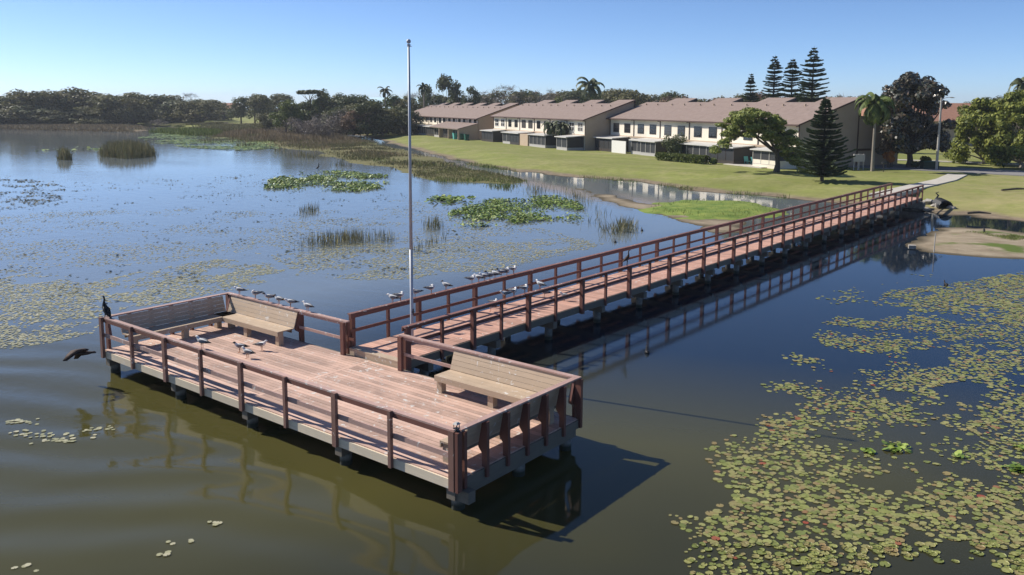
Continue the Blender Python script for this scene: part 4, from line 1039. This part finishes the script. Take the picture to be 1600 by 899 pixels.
# houses across the road
def house(px, dist, L, dep, H, rh, rz, label, rm='shingle2'):
    P = at_dist(px, dist, GZ); t = empty('house', tuple(P), rz, label, 'house')
    MB().box(-L/2, L/2, 0, dep, -.3, H).build('wall', M['tan'], t)
    MB().prism([(-.6, H+.002), (dep+.6, H+.002), (dep*.62, H+rh)][::-1], 'x', -L/2-.5, L/2+.5).build('roof', M[rm], t)
    for i in range(5):
        x = -L/2+L*(i+.5)/5
        if i % 2: MB().box(x-1.3, x+1.3, -.05, -.003, 0, 2.2).build('garage_door', M['brown'], t)
        else:
            w_ = MB().box(x-.7, x+.7, -.05, -.003, .9, 2.2).build('window', M['frame'], t); MB().box(x-.6, x+.6, -.06, -.052, 1.0, 2.1).build('pane', M['glass'], w_)
    return t
house(1520, 182, 34, 10, 4.6, 3.4, YAW-.1, 'long tan house with a pink tiled roof behind the yellow-green tree')
house(1410, 190, 26, 9, 4.2, 2.6, YAW, 'low tan house in shade behind the magnolia', 'shingle')
house(346, 470, 16, 9, 4.6, 2.6, YAW, 'small pale house seen in the gap of the far left wood')

# ------------------------------------------------------------------ street furniture and yard things
P = at(1463, 266, .95); hgt = height_at(P, 153)
t = empty('street_lamp', tuple(P), YAW, 'tall pale street lamp pole with a short arm beside the path', 'street lamp')
MB().tube((0, 0, -.3), (0, 0, hgt), .16, .10, 10).build('pole', M['lampwood'], t)
MB().path([(0, 0, hgt-.25), (.5, 0, hgt+.02), (1.0, 0, hgt+.05)], [.04, .035, .03], 6).build('arm', M['grey'], t)
MB().path([(.95, 0, hgt+.05), (1.2, 0, hgt+.04), (1.5, 0, hgt)], [(.08, .05), (.14, .07), (.06, .03)], 8).build('lamp_head', M['grey'], t)
P = at(1452, 264, .95)
t = empty('utility_cabinet', tuple(P), YAW, 'low green utility cabinet at the foot of the street lamp', 'utility box')
MB().box(-.9, .9, -.5, .5, -.1, .85).build('body', simple_noise('cabinet_green', (.03, .05, .03), (.05, .07, .045), 3), t); MB().box(-.95, .95, -.55, .55, .853, .92).build('lid', M['dgreen'], t)
for i, (px, lb) in enumerate(((1337, 'left grey meter box on two posts near the slim palm'), (1345, 'right grey meter box on two posts near the slim palm'))):
    P = at(px, 266, .9); t = empty('meter_box', tuple(P), YAW, lb, 'meter box', 'grey meter boxes by the end wall')
    for x in (-.25, .25): MB().tube((x, 0, -.2), (x, 0, 1.9), .06, n=6).build('post', M['grey'], t)
    MB().box(-.34, .34, -.16, .07, 1.0, 1.85).build('box', M['grey'], t)
# statue-like black bird figure / mailbox near the palm
P = at(1380, 268, .95); t = empty('mailbox', tuple(P), YAW+.5, 'small dark mailbox on a bent post on the lawn right of the slim palm', 'mailbox')
MB().tube((0, 0, -.1), (0, 0, .9), .05, n=6).build('post', M['black'], t); MB().path([(-.3, 0, 1.0), (.3, 0, 1.0)], [(.13, .13), (.13, .13)], 8).build('box', M['black'], t)
# red car by the first row
P = at(637, 207.5, .9); t = empty('parked_car', tuple(P), HROT, 'dark red car parked left of the farthest townhouse row behind the flagpole', 'car')
MB().prism([(-2.2, .35), (2.2, .35), (2.25, .75), (1.3, .95), (.7, 1.45), (-1.1, 1.45), (-1.8, .98), (-2.25, .85)], 'y', -.9, .9).build('body', M['red'], t)
MB().prism([(1.15, .97), (.68, 1.4), (-1.05, 1.4), (-1.6, .99)][::-1], 'y', -.91, .91).build('window', M['glass'], t)
for x in (-1.4, 1.4):
    for y in (-.92, .72): MB().tube((x, y, .33), (x, y+.2, .33), .33, n=14).build('wheel', M['black'], t)
# bins
bin_p = None
for i, (px, py, mt_, lb) in enumerate(((711, 218, 'teal', 'teal wheeled bin by the lean-to porch of the farthest row'), (722, 219, 'dgreen', 'left dark green wheeled bin by the farthest row'), (729, 220, 'dgreen', 'right dark green wheeled bin against the garden wall of the farthest row'))):
    P = at(px, py, .9); t = empty('wheeled_bin', tuple(P), HROT, lb, 'bin', 'wheeled bins by the farthest row')
    MB().add([(-.3,-.35,.05),(.3,-.35,.05),(.3,.35,.05),(-.3,.35,.05),(-.4,-.45,1.2),(.4,-.45,1.2),(.4,.45,1.2),(-.4,.45,1.2)], [(0,3,2,1),(4,5,6,7),(0,1,5,4),(1,2,6,5),(2,3,7,6),(3,0,4,7)]).build('body', M[mt_], t)
    MB().prism([(-.5, 1.205), (.48, 1.205), (.48, 1.26), (-.5, 1.36)], 'x', -.43, .43).build('lid', M[mt_], t)
    for x in (-.36, .3): MB().tube((x, .38, .14), (x+.06, .38, .14), .14, n=8).build('wheel', M['black'], t)
# patio furniture in front of the nearest row
def chair(P, rz, mt_, label):
    t = empty('patio_chair', tuple(P), rz, label, 'chair', 'patio chairs at the nearest row')
    MB().box(-.3, .3, -.3, .3, .38, .44).build('seat', M[mt_], t); MB().prism([(.28, .44), (.34, .44), (.5, 1.0), (.44, 1.0)], 'x', -.3, .3).build('backrest', M[mt_], t)
    for x in (-.27, .27):
        for y in (-.27, .27): MB().box(x-.03, x+.03, y-.03, y+.03, 0, .38).build('leg', M[mt_], t)
chair(at(1168, 257, .93), 1.0, 'teal', 'teal patio chair left of the trunk of the spreading tree'); chair(at(1179, 258, .93), 2.2, 'teal', 'right-hand teal patio chair on the slab before the low white wall')
P = at(1157, 256, .93); t = empty('barbecue', tuple(P), YAW, 'white and grey barbecue with a blue cover by the nearest townhouse row', 'barbecue')
MB().path([(-.6, 0, .95), (.6, 0, .95)], [(.32, .32), (.32, .32)], 12).build('hood', M['grey'], t); MB().box(-.6, .6, -.28, .28, .1, .85).build('cart', M['grey'], t); MB().box(-1.15, -.68, -.25, .25, .0, 1.0).build('cover', M['blue'], t)
P = at(1190, 261, .9)
o = MB().box(-3.6, 3.6, -1.8, 1.8, -.1, .06).build('patio_slab', M['path'], None, (P[0]-1.5, P[1]+1.0, .93), (0, 0, HROT)); tag(o, kind='structure')

# rocks and culvert at the shore
rk = random.Random(5)
def rock(P, s, label, mt_='rock'):
    rs = np.random.RandomState(rk.randrange(9999)); import bmesh
    bm = bmesh.new(); bmesh.ops.create_icosphere(bm, subdivisions=2, radius=1)
    for v in bm.verts:
        k = 1+.28*(rs.rand()-.5)*2; v.co = Vector((v.co.x*s*1.2*k, v.co.y*s*k, v.co.z*s*.7*k))
    me = bpy.data.meshes.new('rock'); bm.to_mesh(me); bm.free(); me.materials.append(M[mt_])
    tag(link('rock', me, None, tuple(P), (0, 0, rs.rand()*6)), label, 'rock', 'pale rocks by the culvert')
for i, (px, py, s, lb) in enumerate(((1450, 318, .55, 'largest pale rock by the walkway end left of the culvert'), (1456, 312, .3, 'upper pale rock just left of the culvert'), (1462, 322, .32, 'pale rock touching the left side of the culvert'),
                                 (1445, 306, .28, 'small pale rock at the corner of the walkway end'), (1486, 325, .3, 'white rock at the right foot of the culvert'), (1432, 323, .6, 'grey boulder in shade under the end of the walkway'), (1448, 327, .25, 'small rock at the waterline below the largest one'))):
    rock(at(px, py, .25), s, lb)
P = at(1478, 324, .3); t = empty('culvert', (P[0], P[1], .28), YAW-.25, 'black corrugated culvert pipe opening at the shore right of the walkway end', 'culvert pipe')
mb = MB(); nn = 20
rp = [(0.0, .46), (.001, .53)]+[(.05+.1*i, .52 if i % 2 else .56) for i in range(26)]
V = []; 
for y, r in rp:
    for k in range(nn): a = 2*math.pi*k/nn; V.append((math.cos(a)*r, y, math.sin(a)*r))
F = [(i*nn+k, i*nn+(k+1) % nn, (i+1)*nn+(k+1) % nn, (i+1)*nn+k) for i in range(len(rp)-1) for k in range(nn)]
mb.add(V, F); mb.build('pipe', M['black'], t)
MB().tube((0, 2.2, 0), (0, 2.3, 0), .5, n=20).build('inner_wall', M['black'], t)
P = at(1463, 309, .7); t = MB().path([(0, 0, -.1), (.15, 0, .2), (-.05, 0, .4), (.18, 0, .5)], [.09, .08, .06, .03], 7).build('driftwood', M['black'], None, tuple(P)); tag(t, 'black twisted stump standing above the rocks beside the culvert', 'stump')
P = at(1425, 387, .12); t = MB().box(-.2, .2, -.13, .13, -.06, .15).build('concrete_block', M['rock'], None, tuple(P), (R(6), 0, .4)); tag(t, 'pale concrete block lying on the left tip of the sandbar', 'block')
t = MB().path([(0, 0, -.3), (.02, 0, 1.15)], [.03, .025], 6).build('stake', M['grey'], None, tuple(at(1459, 395, 0))); tag(t, 'thin pale stake in the water at the edge of the sandbar', 'stake')
for px, py, ln, rz, lb in ((1530, 334, 1.6, .4, 'dark driftwood log at the lawn edge above the sandbar'), (1590, 297, 3.4, .9, 'fallen branch lying on the dry lawn at the right')):
    P = at(px, py, .5 if py > 320 else 1.0); t = MB().path([(-ln/2, 0, .02), (0, .12, .1), (ln/2, -.05, .05)], [.09, .1, .04], 7).build('log', M['bark'], None, tuple(P), (0, 0, rz)); tag(t, lb, 'log')

# ------------------------------------------------------------------ floating leaves
rsP = np.random.RandomState(77)
def pad_polys(C, r, rs, n_=9, lift=.0, tilt=.0):
    "discs with a notch; C (k,2)"
    k = len(C); a0 = rs.rand(k)*6.283; V = np.zeros((k, n_, 3)); th = np.linspace(.22, 2*math.pi-.22, n_-1)
    el = .82+.25*rs.rand(k)
    for j in range(n_-1):
        an = th[j]; x = np.cos(an)*r*el; y = np.sin(an)*r
        V[:, j, 0] = C[:, 0]+x*np.cos(a0)-y*np.sin(a0); V[:, j, 1] = C[:, 1]+x*np.sin(a0)+y*np.cos(a0)
    V[:, n_-1, 0] = C[:, 0]+.25*r*np.cos(a0); V[:, n_-1, 1] = C[:, 1]+.25*r*np.sin(a0)
    z = .004+rs.rand(k)*.012+lift*rs.rand(k)
    ta = rs.rand(k)*6.283; tm = tilt*rs.rand(k)
    V[:, :, 2] = z[:, None]+((V[:, :, 0]-C[:, 0:1])*np.cos(ta)[:, None]+(V[:, :, 1]-C[:, 1:2])*np.sin(ta)[:, None])*tm[:, None]
    V[:, :, 2] = np.maximum(V[:, :, 2], .003)
    return V
def scatter(poly, dens_fn, per_m2, rs, cap=120000):
    a = np.array(poly); x0, y0 = a.min(0); x1, y1 = a.max(0); n_ = int(min(cap, (x1-x0)*(y1-y0)*per_m2)); x = rs.uniform(x0, x1, n_); y = rs.uniform(y0, y1, n_)
    k = inside(poly, x, y); x, y = x[k], y[k]; d = dens_fn(x, y); k = rs.rand(len(x)) < d; return np.stack([x[k], y[k]], 1)
def relax(C, r):
    "drop pads that overlap too much using a hash grid"
    cell = r*1.5; keys = set(); out = []
    for i, (x, y) in enumerate(C):
        k = (int(x//cell), int(y//cell))
        if k in keys: continue
        keys.add(k); out.append(i)
    return C[out]
PADR = px_poly([(1035,800),(1050,768),(1085,775),(1120,740),(1095,700),(1150,676),(1175,690),(1185,645),(1225,640),(1190,600),(1235,590),(1215,548),(1260,530),(1290,500),(1340,470),(1400,452),(1470,446),(1560,430),(1640,420),(1800,470),(1800,980),(1040,980),(1080,900),(1060,850)])
def densR(x, y):
    s = sdf(PADR, x, y); f = fbm(x, y, 1.6, 5); g = fbm(x, y, 5.5, 9)
    core = np.clip(s/2.5, 0, 1); return np.clip((f-.5)*5+(g-.5)*1.2+.32+.30*core, 0, 1)*np.clip(.35+s/1.0, .15, 1)
C = scatter(PADR, densR, 75, rsP, 160000); C = relax(C, .058)
rel = C-CAM[:2]; dep = rel@fwd2; lat = rel@rt2; vis = (np.abs(lat/dep*F_PX) < 860) & (dep > 8)
C = C[vis]; dep = dep[vis]
py = CY-F_PX*((C[:, 0]-CAM[0])*up[0]+(C[:, 1]-CAM[1])*up[1]-CAM[2]*up[2])/((C[:, 0]-CAM[0])*fw[0]+(C[:, 1]-CAM[1])*fw[1]-CAM[2]*fw[2])
C = C[py < 935]; py = py[py < 935]; order = np.argsort(-py); C = C[order]; py = py[order]
first = np.where(py < 897)[0][:300]; mask = np.zeros(len(C), bool); mask[first] = True
rad = (.040+.060*rsP.rand(len(C))**1.5)*(.8+.45*vnoise(C[:, 0], C[:, 1], 3, 6))
padmeshes = []
for i in range(8):
    V = pad_polys(np.zeros((1, 2)), np.array([1.0]), rsP, 12)[0]; V[:, 2] = 0
    # slightly cupped rim and a second ring for thickness
    mb = MB(); ring = [(a*.9, b*.9, .0) for a, b, _ in V]; rim = [(a, b, .05+.06*((j*7+i) % 3)) for j, (a, b, _) in enumerate(V)]
    mb.add([tuple(p) for p in ring]+[tuple(p) for p in rim], [tuple(range(12))]+[(j, (j+1) % 12, 12+(j+1) % 12, 12+j) for j in range(12)]); padmeshes.append(mb.mesh('lily_pad', M['pad_o']))
for i in np.where(mask)[0]:
    o = link('lily_pad', padmeshes[rsP.randint(8)], None, (C[i, 0], C[i, 1], .004+.01*rsP.rand()), (0, 0, rsP.rand()*6.28)); s = rad[i]; o.scale = (s, s, s*.9)
    tag(o, 'one of the round yellow-green lily pads floating nearest the lower right edge of the picture', 'lily pad', 'nearest lily pads at the lower right')
V = pad_polys(C[~mask], rad[~mask], rsP, 9, 0, .12)
tag(link('lily_pads', big_mesh('lily_pads', V, 9, M['pad'])), 'dense spread of small round yellow-green lily pads covering the water on the right', 'lily pads', None, 'stuff')
# spatterdock clumps: larger raised green leaves
def clump_leaves(name, spots, label, size=.16, n_=26, mt_='pad_g', lift=.14, spread=.7, sq=1.0):
    Cc = []; rr_ = []
    for (px, py_, k) in spots:
        P = at(px, py_, 0); q = rsP.randn(int(n_*k), 2)*spread*k**.5*.5; q = np.stack([q[:, 0], q[:, 1]], 1)+P[:2]; Cc.append(q)
    Cc = np.concatenate(Cc); V = pad_polys(Cc, size*(.6+.8*rsP.rand(len(Cc))), rsP, 9, lift, .8)
    return tag(link(name, big_mesh(name, V, 9, M[mt_])), label, 'water plants', None, 'stuff')
sp = [(1400,702,.7),(1360,706,.3),(1500,715,.15),(1592,735,.5),(1592,700,.3)]
clump_leaves('spatterdock_leaves', sp, 'bright green raised leaves standing in clumps among the right-hand lily pads', .07, 60, 'pad_g', .04, .35)

def field(name, poly_px, per, r, dens, label, mt_='pad_far', lift=.0, tilt=.1, cap=90000, n_=7, seed=1):
    rs = np.random.RandomState(seed); poly = px_poly(poly_px); Cc = scatter(poly, dens, per, rs, cap)
    if len(Cc) == 0: return
    V = pad_polys(Cc, r*(.6+.8*rs.rand(len(Cc))), rs, n_, lift, tilt)
    return tag(link(name, big_mesh(name, V, n_, M[mt_])), label, 'water plants', None, 'stuff')
def dn(s1, o1, thr, gain, s2=12, o2=3, amp2=1.5):
    def f(x, y): return np.clip((fbm(x, y, s1, o1)-thr)*gain+(fbm(x, y, s2, o2)-.5)*amp2, 0, 1)
    return f
# mats of small leaves behind the platform and walkway
field('floating_leaves', [(-30,500),(-30,440),(60,425),(150,440),(240,420),(340,405),(420,410),(470,430),(440,450),(350,455),(250,475),(200,480),(160,500),(150,520),(60,540),(-30,550)], 75, .062, dn(1.6, 31, .41, 7), 'pale floating leaves in rafts left of and behind the platform', cap=200000, seed=2)
field('floating_leaves', [(470,430),(420,400),(480,385),(560,380),(640,385),(720,378),(800,375),(900,372),(960,378),(900,395),(830,410),(780,425),(700,425),(650,436),(560,438)], 52, .058, dn(1.2, 35, .35, 6), 'pale band of small floating leaves behind the perched gulls', cap=200000, seed=3)
field('floating_leaves', [(-40,430),(-40,340),(100,330),(300,325),(480,330),(640,310),(700,330),(860,360),(900,372),(700,378),(520,385),(380,400),(200,415),(60,425)], 20, .06, dn(3, 37, .40, 4, 20, 8, 2), 'thin scattered floating leaves on the wide water left of the walkway', cap=260000, seed=4)
field('dark_floating_leaves', [(-40,420),(-40,270),(110,285),(300,275),(480,270),(640,300),(760,310),(820,350),(740,400),(600,430),(420,450),(200,470),(40,500)], 5, .075, dn(1.5, 41, .55, 8, 14, 4, 2.2), 'dark scattered floating leaf clumps on the water left of the flagpole', 'pad_dark', .05, .4, 120000, seed=5)
field('brown_floating_leaves', [(-40,330),(-40,278),(60,282),(105,292),(95,312),(40,325)], 11, .11, dn(1.6, 43, .45, 7), 'brown leaf raft at the left edge of the water', 'pad_dark', .05, .4, 60000, seed=6)
field('green_water_plants', [(705,352),(700,335),(735,318),(790,310),(870,308),(905,318),(922,338),(905,350),(850,345),(800,352),(740,356)], 70, .08, dn(2.2, 45, .36, 5, 3, 2, 1.0), 'bright green water plant patch left of the walkway', 'pad_g', .2, .9, 60000, seed=7)
field('green_water_plants', [(410,296),(420,282),(470,270),(540,268),(605,275),(612,292),(560,300),(480,298)], 40, .095, dn(2.5, 47, .42, 7, 7, 2, 1), 'green water plant patch below the far marsh left of the flagpole', 'pad_g', .2, .9, 40000, seed=8)
field('green_water_plants', [(660,316),(680,308),(740,308),(740,318),(700,322)], 10, .2, dn(2.0, 49, .42, 7), 'small green leaf patch beside the larger bright one', 'pad_g', .15, .8, 20000, seed=9)
field('green_water_plants', [(215,216),(250,208),(340,212),(420,220),(440,232),(380,236),(300,232),(240,224)], 7, .26, dn(6, 51, .38, 6), 'bright green floating plants along the far marsh edge', 'pad_g', .15, .15, 90000, seed=10)
field('green_water_plants', [(40,236),(120,230),(240,236),(240,240),(120,238)], 1.5, .3, dn(4, 53, .5, 6), 'thin green line of plants on the far left water', 'pad_g', .2, .6, 20000, seed=11)
field('floating_leaves', [(1440,470),(1500,440),(1600,425),(1680,440),(1680,520),(1560,505),(1500,490)], 30, .085, dn(1.5, 55, .34, 7), 'yellowish floating leaf mat below the sandbar', 'pad', .0, .1, 60000, seed=12)
field('floating_leaves', [(1270,470),(1330,440),(1400,425),(1480,430),(1500,460),(1420,470),(1320,490)], 9, .075, dn(1.5, 57, .48, 6), 'loose floating leaves on the blue water right of the walkway', 'pad', .0, .1, 30000, seed=13)
# rafts by the platform and in front
for px, py_, k, lb in ((25, 660, 1.0, 'pale leaf raft farthest left in the near water'), (52, 678, 1.2, 'pale leaf raft in the near water, second from the left edge'), (98, 688, 1.6, 'largest pale leaf raft in the near water left of the platform'), (158, 672, 1.0, 'pale leaf raft below the left corner of the platform'),
                   (285, 846, .3, 'small pale leaf cluster in the foreground water'), (258, 868, .2, 'tiny leaf cluster near the bottom edge'), (332, 818, .25, 'lone pair of pale leaves on the foreground water'), (40, 886, .3, 'pale leaf raft in the bottom left corner')):
    P = at(px, py_, 0); q = rsP.randn(max(3, int(16*k)), 2)*[.28*k**.5, .13*k**.5]; ca, sa = math.cos(YAW), math.sin(YAW); q = np.stack([q[:, 0]*ca-q[:, 1]*sa, q[:, 0]*sa+q[:, 1]*ca], 1)
    V = pad_polys(q, .045+.035*rsP.rand(len(q)), rsP, 8, .004, .05); o = link('leaf_raft', big_mesh('leaf_raft', V, 8, M['pad_far']), None, (P[0], P[1], .002)); tag(o, lb, 'floating leaves', 'leaf rafts near the platform', 'stuff')
# algae strip along the walkway shade
field('floating_debris', [(880,478),(905,462),(950,450),(962,456),(935,470),(890,486)], 26, .055, dn(.8, 59, .44, 8), 'brown floating debris along the shaded edge of the walkway', 'pad_dark', seed=14)

# ------------------------------------------------------------------ reeds
def reeds(name, poly_px, n_, h, wd, mt_, label, dens=None, seed=1, lean=.15, z=0.0, stuff=True, blade2=True):
    rs = np.random.RandomState(seed); poly = px_poly(poly_px, z) if not isinstance(poly_px[0][0], np.floating) else poly_px
    a = np.array(poly); x0, y0 = a.min(0); x1, y1 = a.max(0); x = rs.uniform(x0, x1, n_*9); y = rs.uniform(y0, y1, n_*9); k = inside(poly, x, y); x, y = x[k], y[k]
    edge = sdf(poly, x, y); dm = edge.max(); k = rs.rand(len(x)) < np.clip(edge/(dm*.6), .05, 1); x, y, edge = x[k], y[k], edge[k]
    if dens is not None: k = rs.rand(len(x)) < dens(x, y); x, y, edge = x[k], y[k], edge[k]
    x, y = x[:n_], y[:n_]; m_ = len(x); B = np.stack([x, y, np.full(m_, z-.05)], 1); hh = h*(.45+.7*rs.rand(m_))*np.clip(.55+edge[:n_]/(dm*.5), 0, 1); an = rs.rand(m_)*6.283
    tip = B+np.stack([rs.randn(m_)*lean*hh, rs.randn(m_)*lean*hh, hh], 1); ax = np.stack([np.cos(an), np.sin(an), np.zeros(m_)], 1)*wd/2
    mid = (B+tip)/2+np.stack([rs.randn(m_)*.03*hh, rs.randn(m_)*.03*hh, .06*hh], 1)
    V = np.stack([B-ax, B+ax, mid+ax*.8, tip, mid-ax*.8], 1)
    return tag(link(name, big_mesh(name, V, 5, M[mt_])), label, 'reeds', None, 'stuff')
reeds('reeds', [(452,392),(470,378),(520,368),(600,366),(625,374),(622,386),(560,388),(500,394)], 1000, .85, .016, 'reed', 'loose stand of thin reeds in the water behind the perched gulls', dn(1.5, 61, .4, 5), 1, .08)
reeds('reeds', [(148,246),(160,236),(200,231),(240,236),(250,245),(200,250)], 4200, 2.0, .07, 'reed', 'dense round clump of tall reeds on the far left water', None, 2, .10)
reeds('reeds', [(86,249),(100,244),(115,249),(100,252)], 320, 1.9, .08, 'reed', 'small reed tuft left of the large reed clump', None, 3, .12)
reeds('reeds', [(640,272),(700,262),(790,272),(830,284),(800,300),(740,290),(680,286)], 4200, .45, .06, 'reed_g', 'reeds on the near fringe of the marsh right of the flagpole', dn(3, 63, .4, 5), 4, .16)
reeds('reeds', [(800,292),(905,300),(1000,345),(1010,362),(950,356),(880,350),(930,340),(880,312),(810,305)], 900, .9, .035, 'reed', 'sparse bent reeds around the bright green water plants', dn(2, 65, .5, 6), 5, .22)
reeds('reeds', [(925,362),(960,350),(1000,350),(1000,364),(960,372)], 260, .9, .035, 'reed', 'curved reed tuft in the water left of the walkway middle', None, 6, .3)
reeds('reeds', [(655,352),(690,346),(695,358),(665,364)], 120, .8, .03, 'reed', 'thin reed tuft just right of the flagpole', None, 7, .12)
reeds('reeds', [(460,330),(500,322),(500,332),(470,338)], 90, .7, .035, 'reed', 'thin reed tuft below the far green plants', None, 8, .12)
reeds('reeds', [(640,392),(700,362),(705,372),(650,400)], 60, .6, .03, 'reed', 'few thin stalks right of the loose reed stand', None, 9, .12)
reeds('marsh_grass', MARSH, 80000, .5, .12, 'reed', 'olive marsh grass filling the inlet in front of the far trees', dn(8, 67, .36, 5), 10, .18, z=.05)
reeds('marsh_grass', MARSH, 20000, .75, .09, 'reed_b', 'tan dead grass patches mixed through the marsh', dn(11, 91, .46, 7), 31, .2, z=.05)
reeds('marsh_grass', MARSH, 16000, .55, .1, 'reed_g', 'greener tufts mixed through the marsh grass', dn(9, 69, .5, 7), 11, .2, z=.05)
reeds('marsh_grass', [(330,214),(380,204),(450,205),(520,208),(575,216),(560,226),(480,226),(390,222)], 16000, 1.5, .12, 'reed_b', 'tall brown reeds at the back of the marsh below the thicket', dn(9, 71, .4, 5), 12, .12, z=.05)
reeds('marsh_grass', MARSH2, 9000, .4, .08, 'reed', 'low marsh grass along the edge of the lawn inlet', None, 13, .2, z=.03)
reeds('shore_reeds', [(-60,201),(0,202),(120,205),(215,208),(215,205),(120,200),(0,197),(-60,197)], 14000, .6, .3, 'reed_b', 'yellowish reed belt along the far left shore', None, 14, .15, z=.02)
reeds('shore_reeds', [(225,207),(280,206),(350,208),(350,214),(280,212)], 5000, 1.6, .16, 'reed_g', 'green reed belt right of the far inlet', None, 15, .15, z=.02)
reeds('reeds', [(300,222),(420,238),(520,262),(560,262),(540,248),(440,232),(330,216)], 1800, 1.0, .08, 'reed', 'scattered reeds in the shallows before the marsh', dn(4, 73, .48, 8), 16, .15)
reeds('island_grass', ISLE, 1500, .22, .03, 'reed_g', 'short bright grass on the small green island', None, 17, .3, z=.2)
reeds('sandbar_grass', [(1500,362),(1560,364),(1600,370),(1650,376),(1640,384),(1590,382),(1540,370)], 2600, .22, .03, 'reed_g', 'short green grass along the back of the sandbar', dn(2, 75, .4, 6), 18, .3, z=.14)
reeds('shore_grass', [(700,251),(740,261),(800,269),(880,277),(940,281),(1000,288),(1060,297),(1120,302),(1240,314),(1240,309),(1120,298),(1000,284),(880,273),(800,265),(700,247)], 5200, .45, .04, 'reed_g', 'rough grass fringe along the lawn shoreline', dn(3, 77, .45, 7), 19, .25, z=.1)
hz = bpy.data.materials.new('air'); hz.use_nodes = True; t_ = hz.node_tree; t_.nodes.remove(t_.nodes['Principled BSDF'])
pv = t_.nodes.new('ShaderNodeVolumePrincipled'); pv.inputs['Color'].default_value = (.86, .92, 1, 1); pv.inputs['Density'].default_value = HAZE; pv.inputs['Anisotropy'].default_value = .2
t_.links.new(pv.outputs[0], t_.nodes['Material Output'].inputs['Volume'])
o = MB().box(-3010, 3010, -3010, 3010, -1.9, 34).build('haze', hz); tag(o, kind='stuff')
reeds('shore_reeds', [(-60,199),(120,202.5),(232,204),(240,199),(200,194),(60,193),(-60,193)], 16000, .8, .3, 'reed_b', 'dry reed strip between the far left trees and the water', None, 41, .2, z=.7)
reeds('shore_reeds', [(285,203.5),(400,206),(500,208),(500,199),(400,195.5),(300,197)], 14000, .9, .25, 'reed', 'rough grass on the far bank behind the marsh', dn(12, 95, .4, 6), 42, .25, z=.6)
print('objects', len(bpy.data.objects))
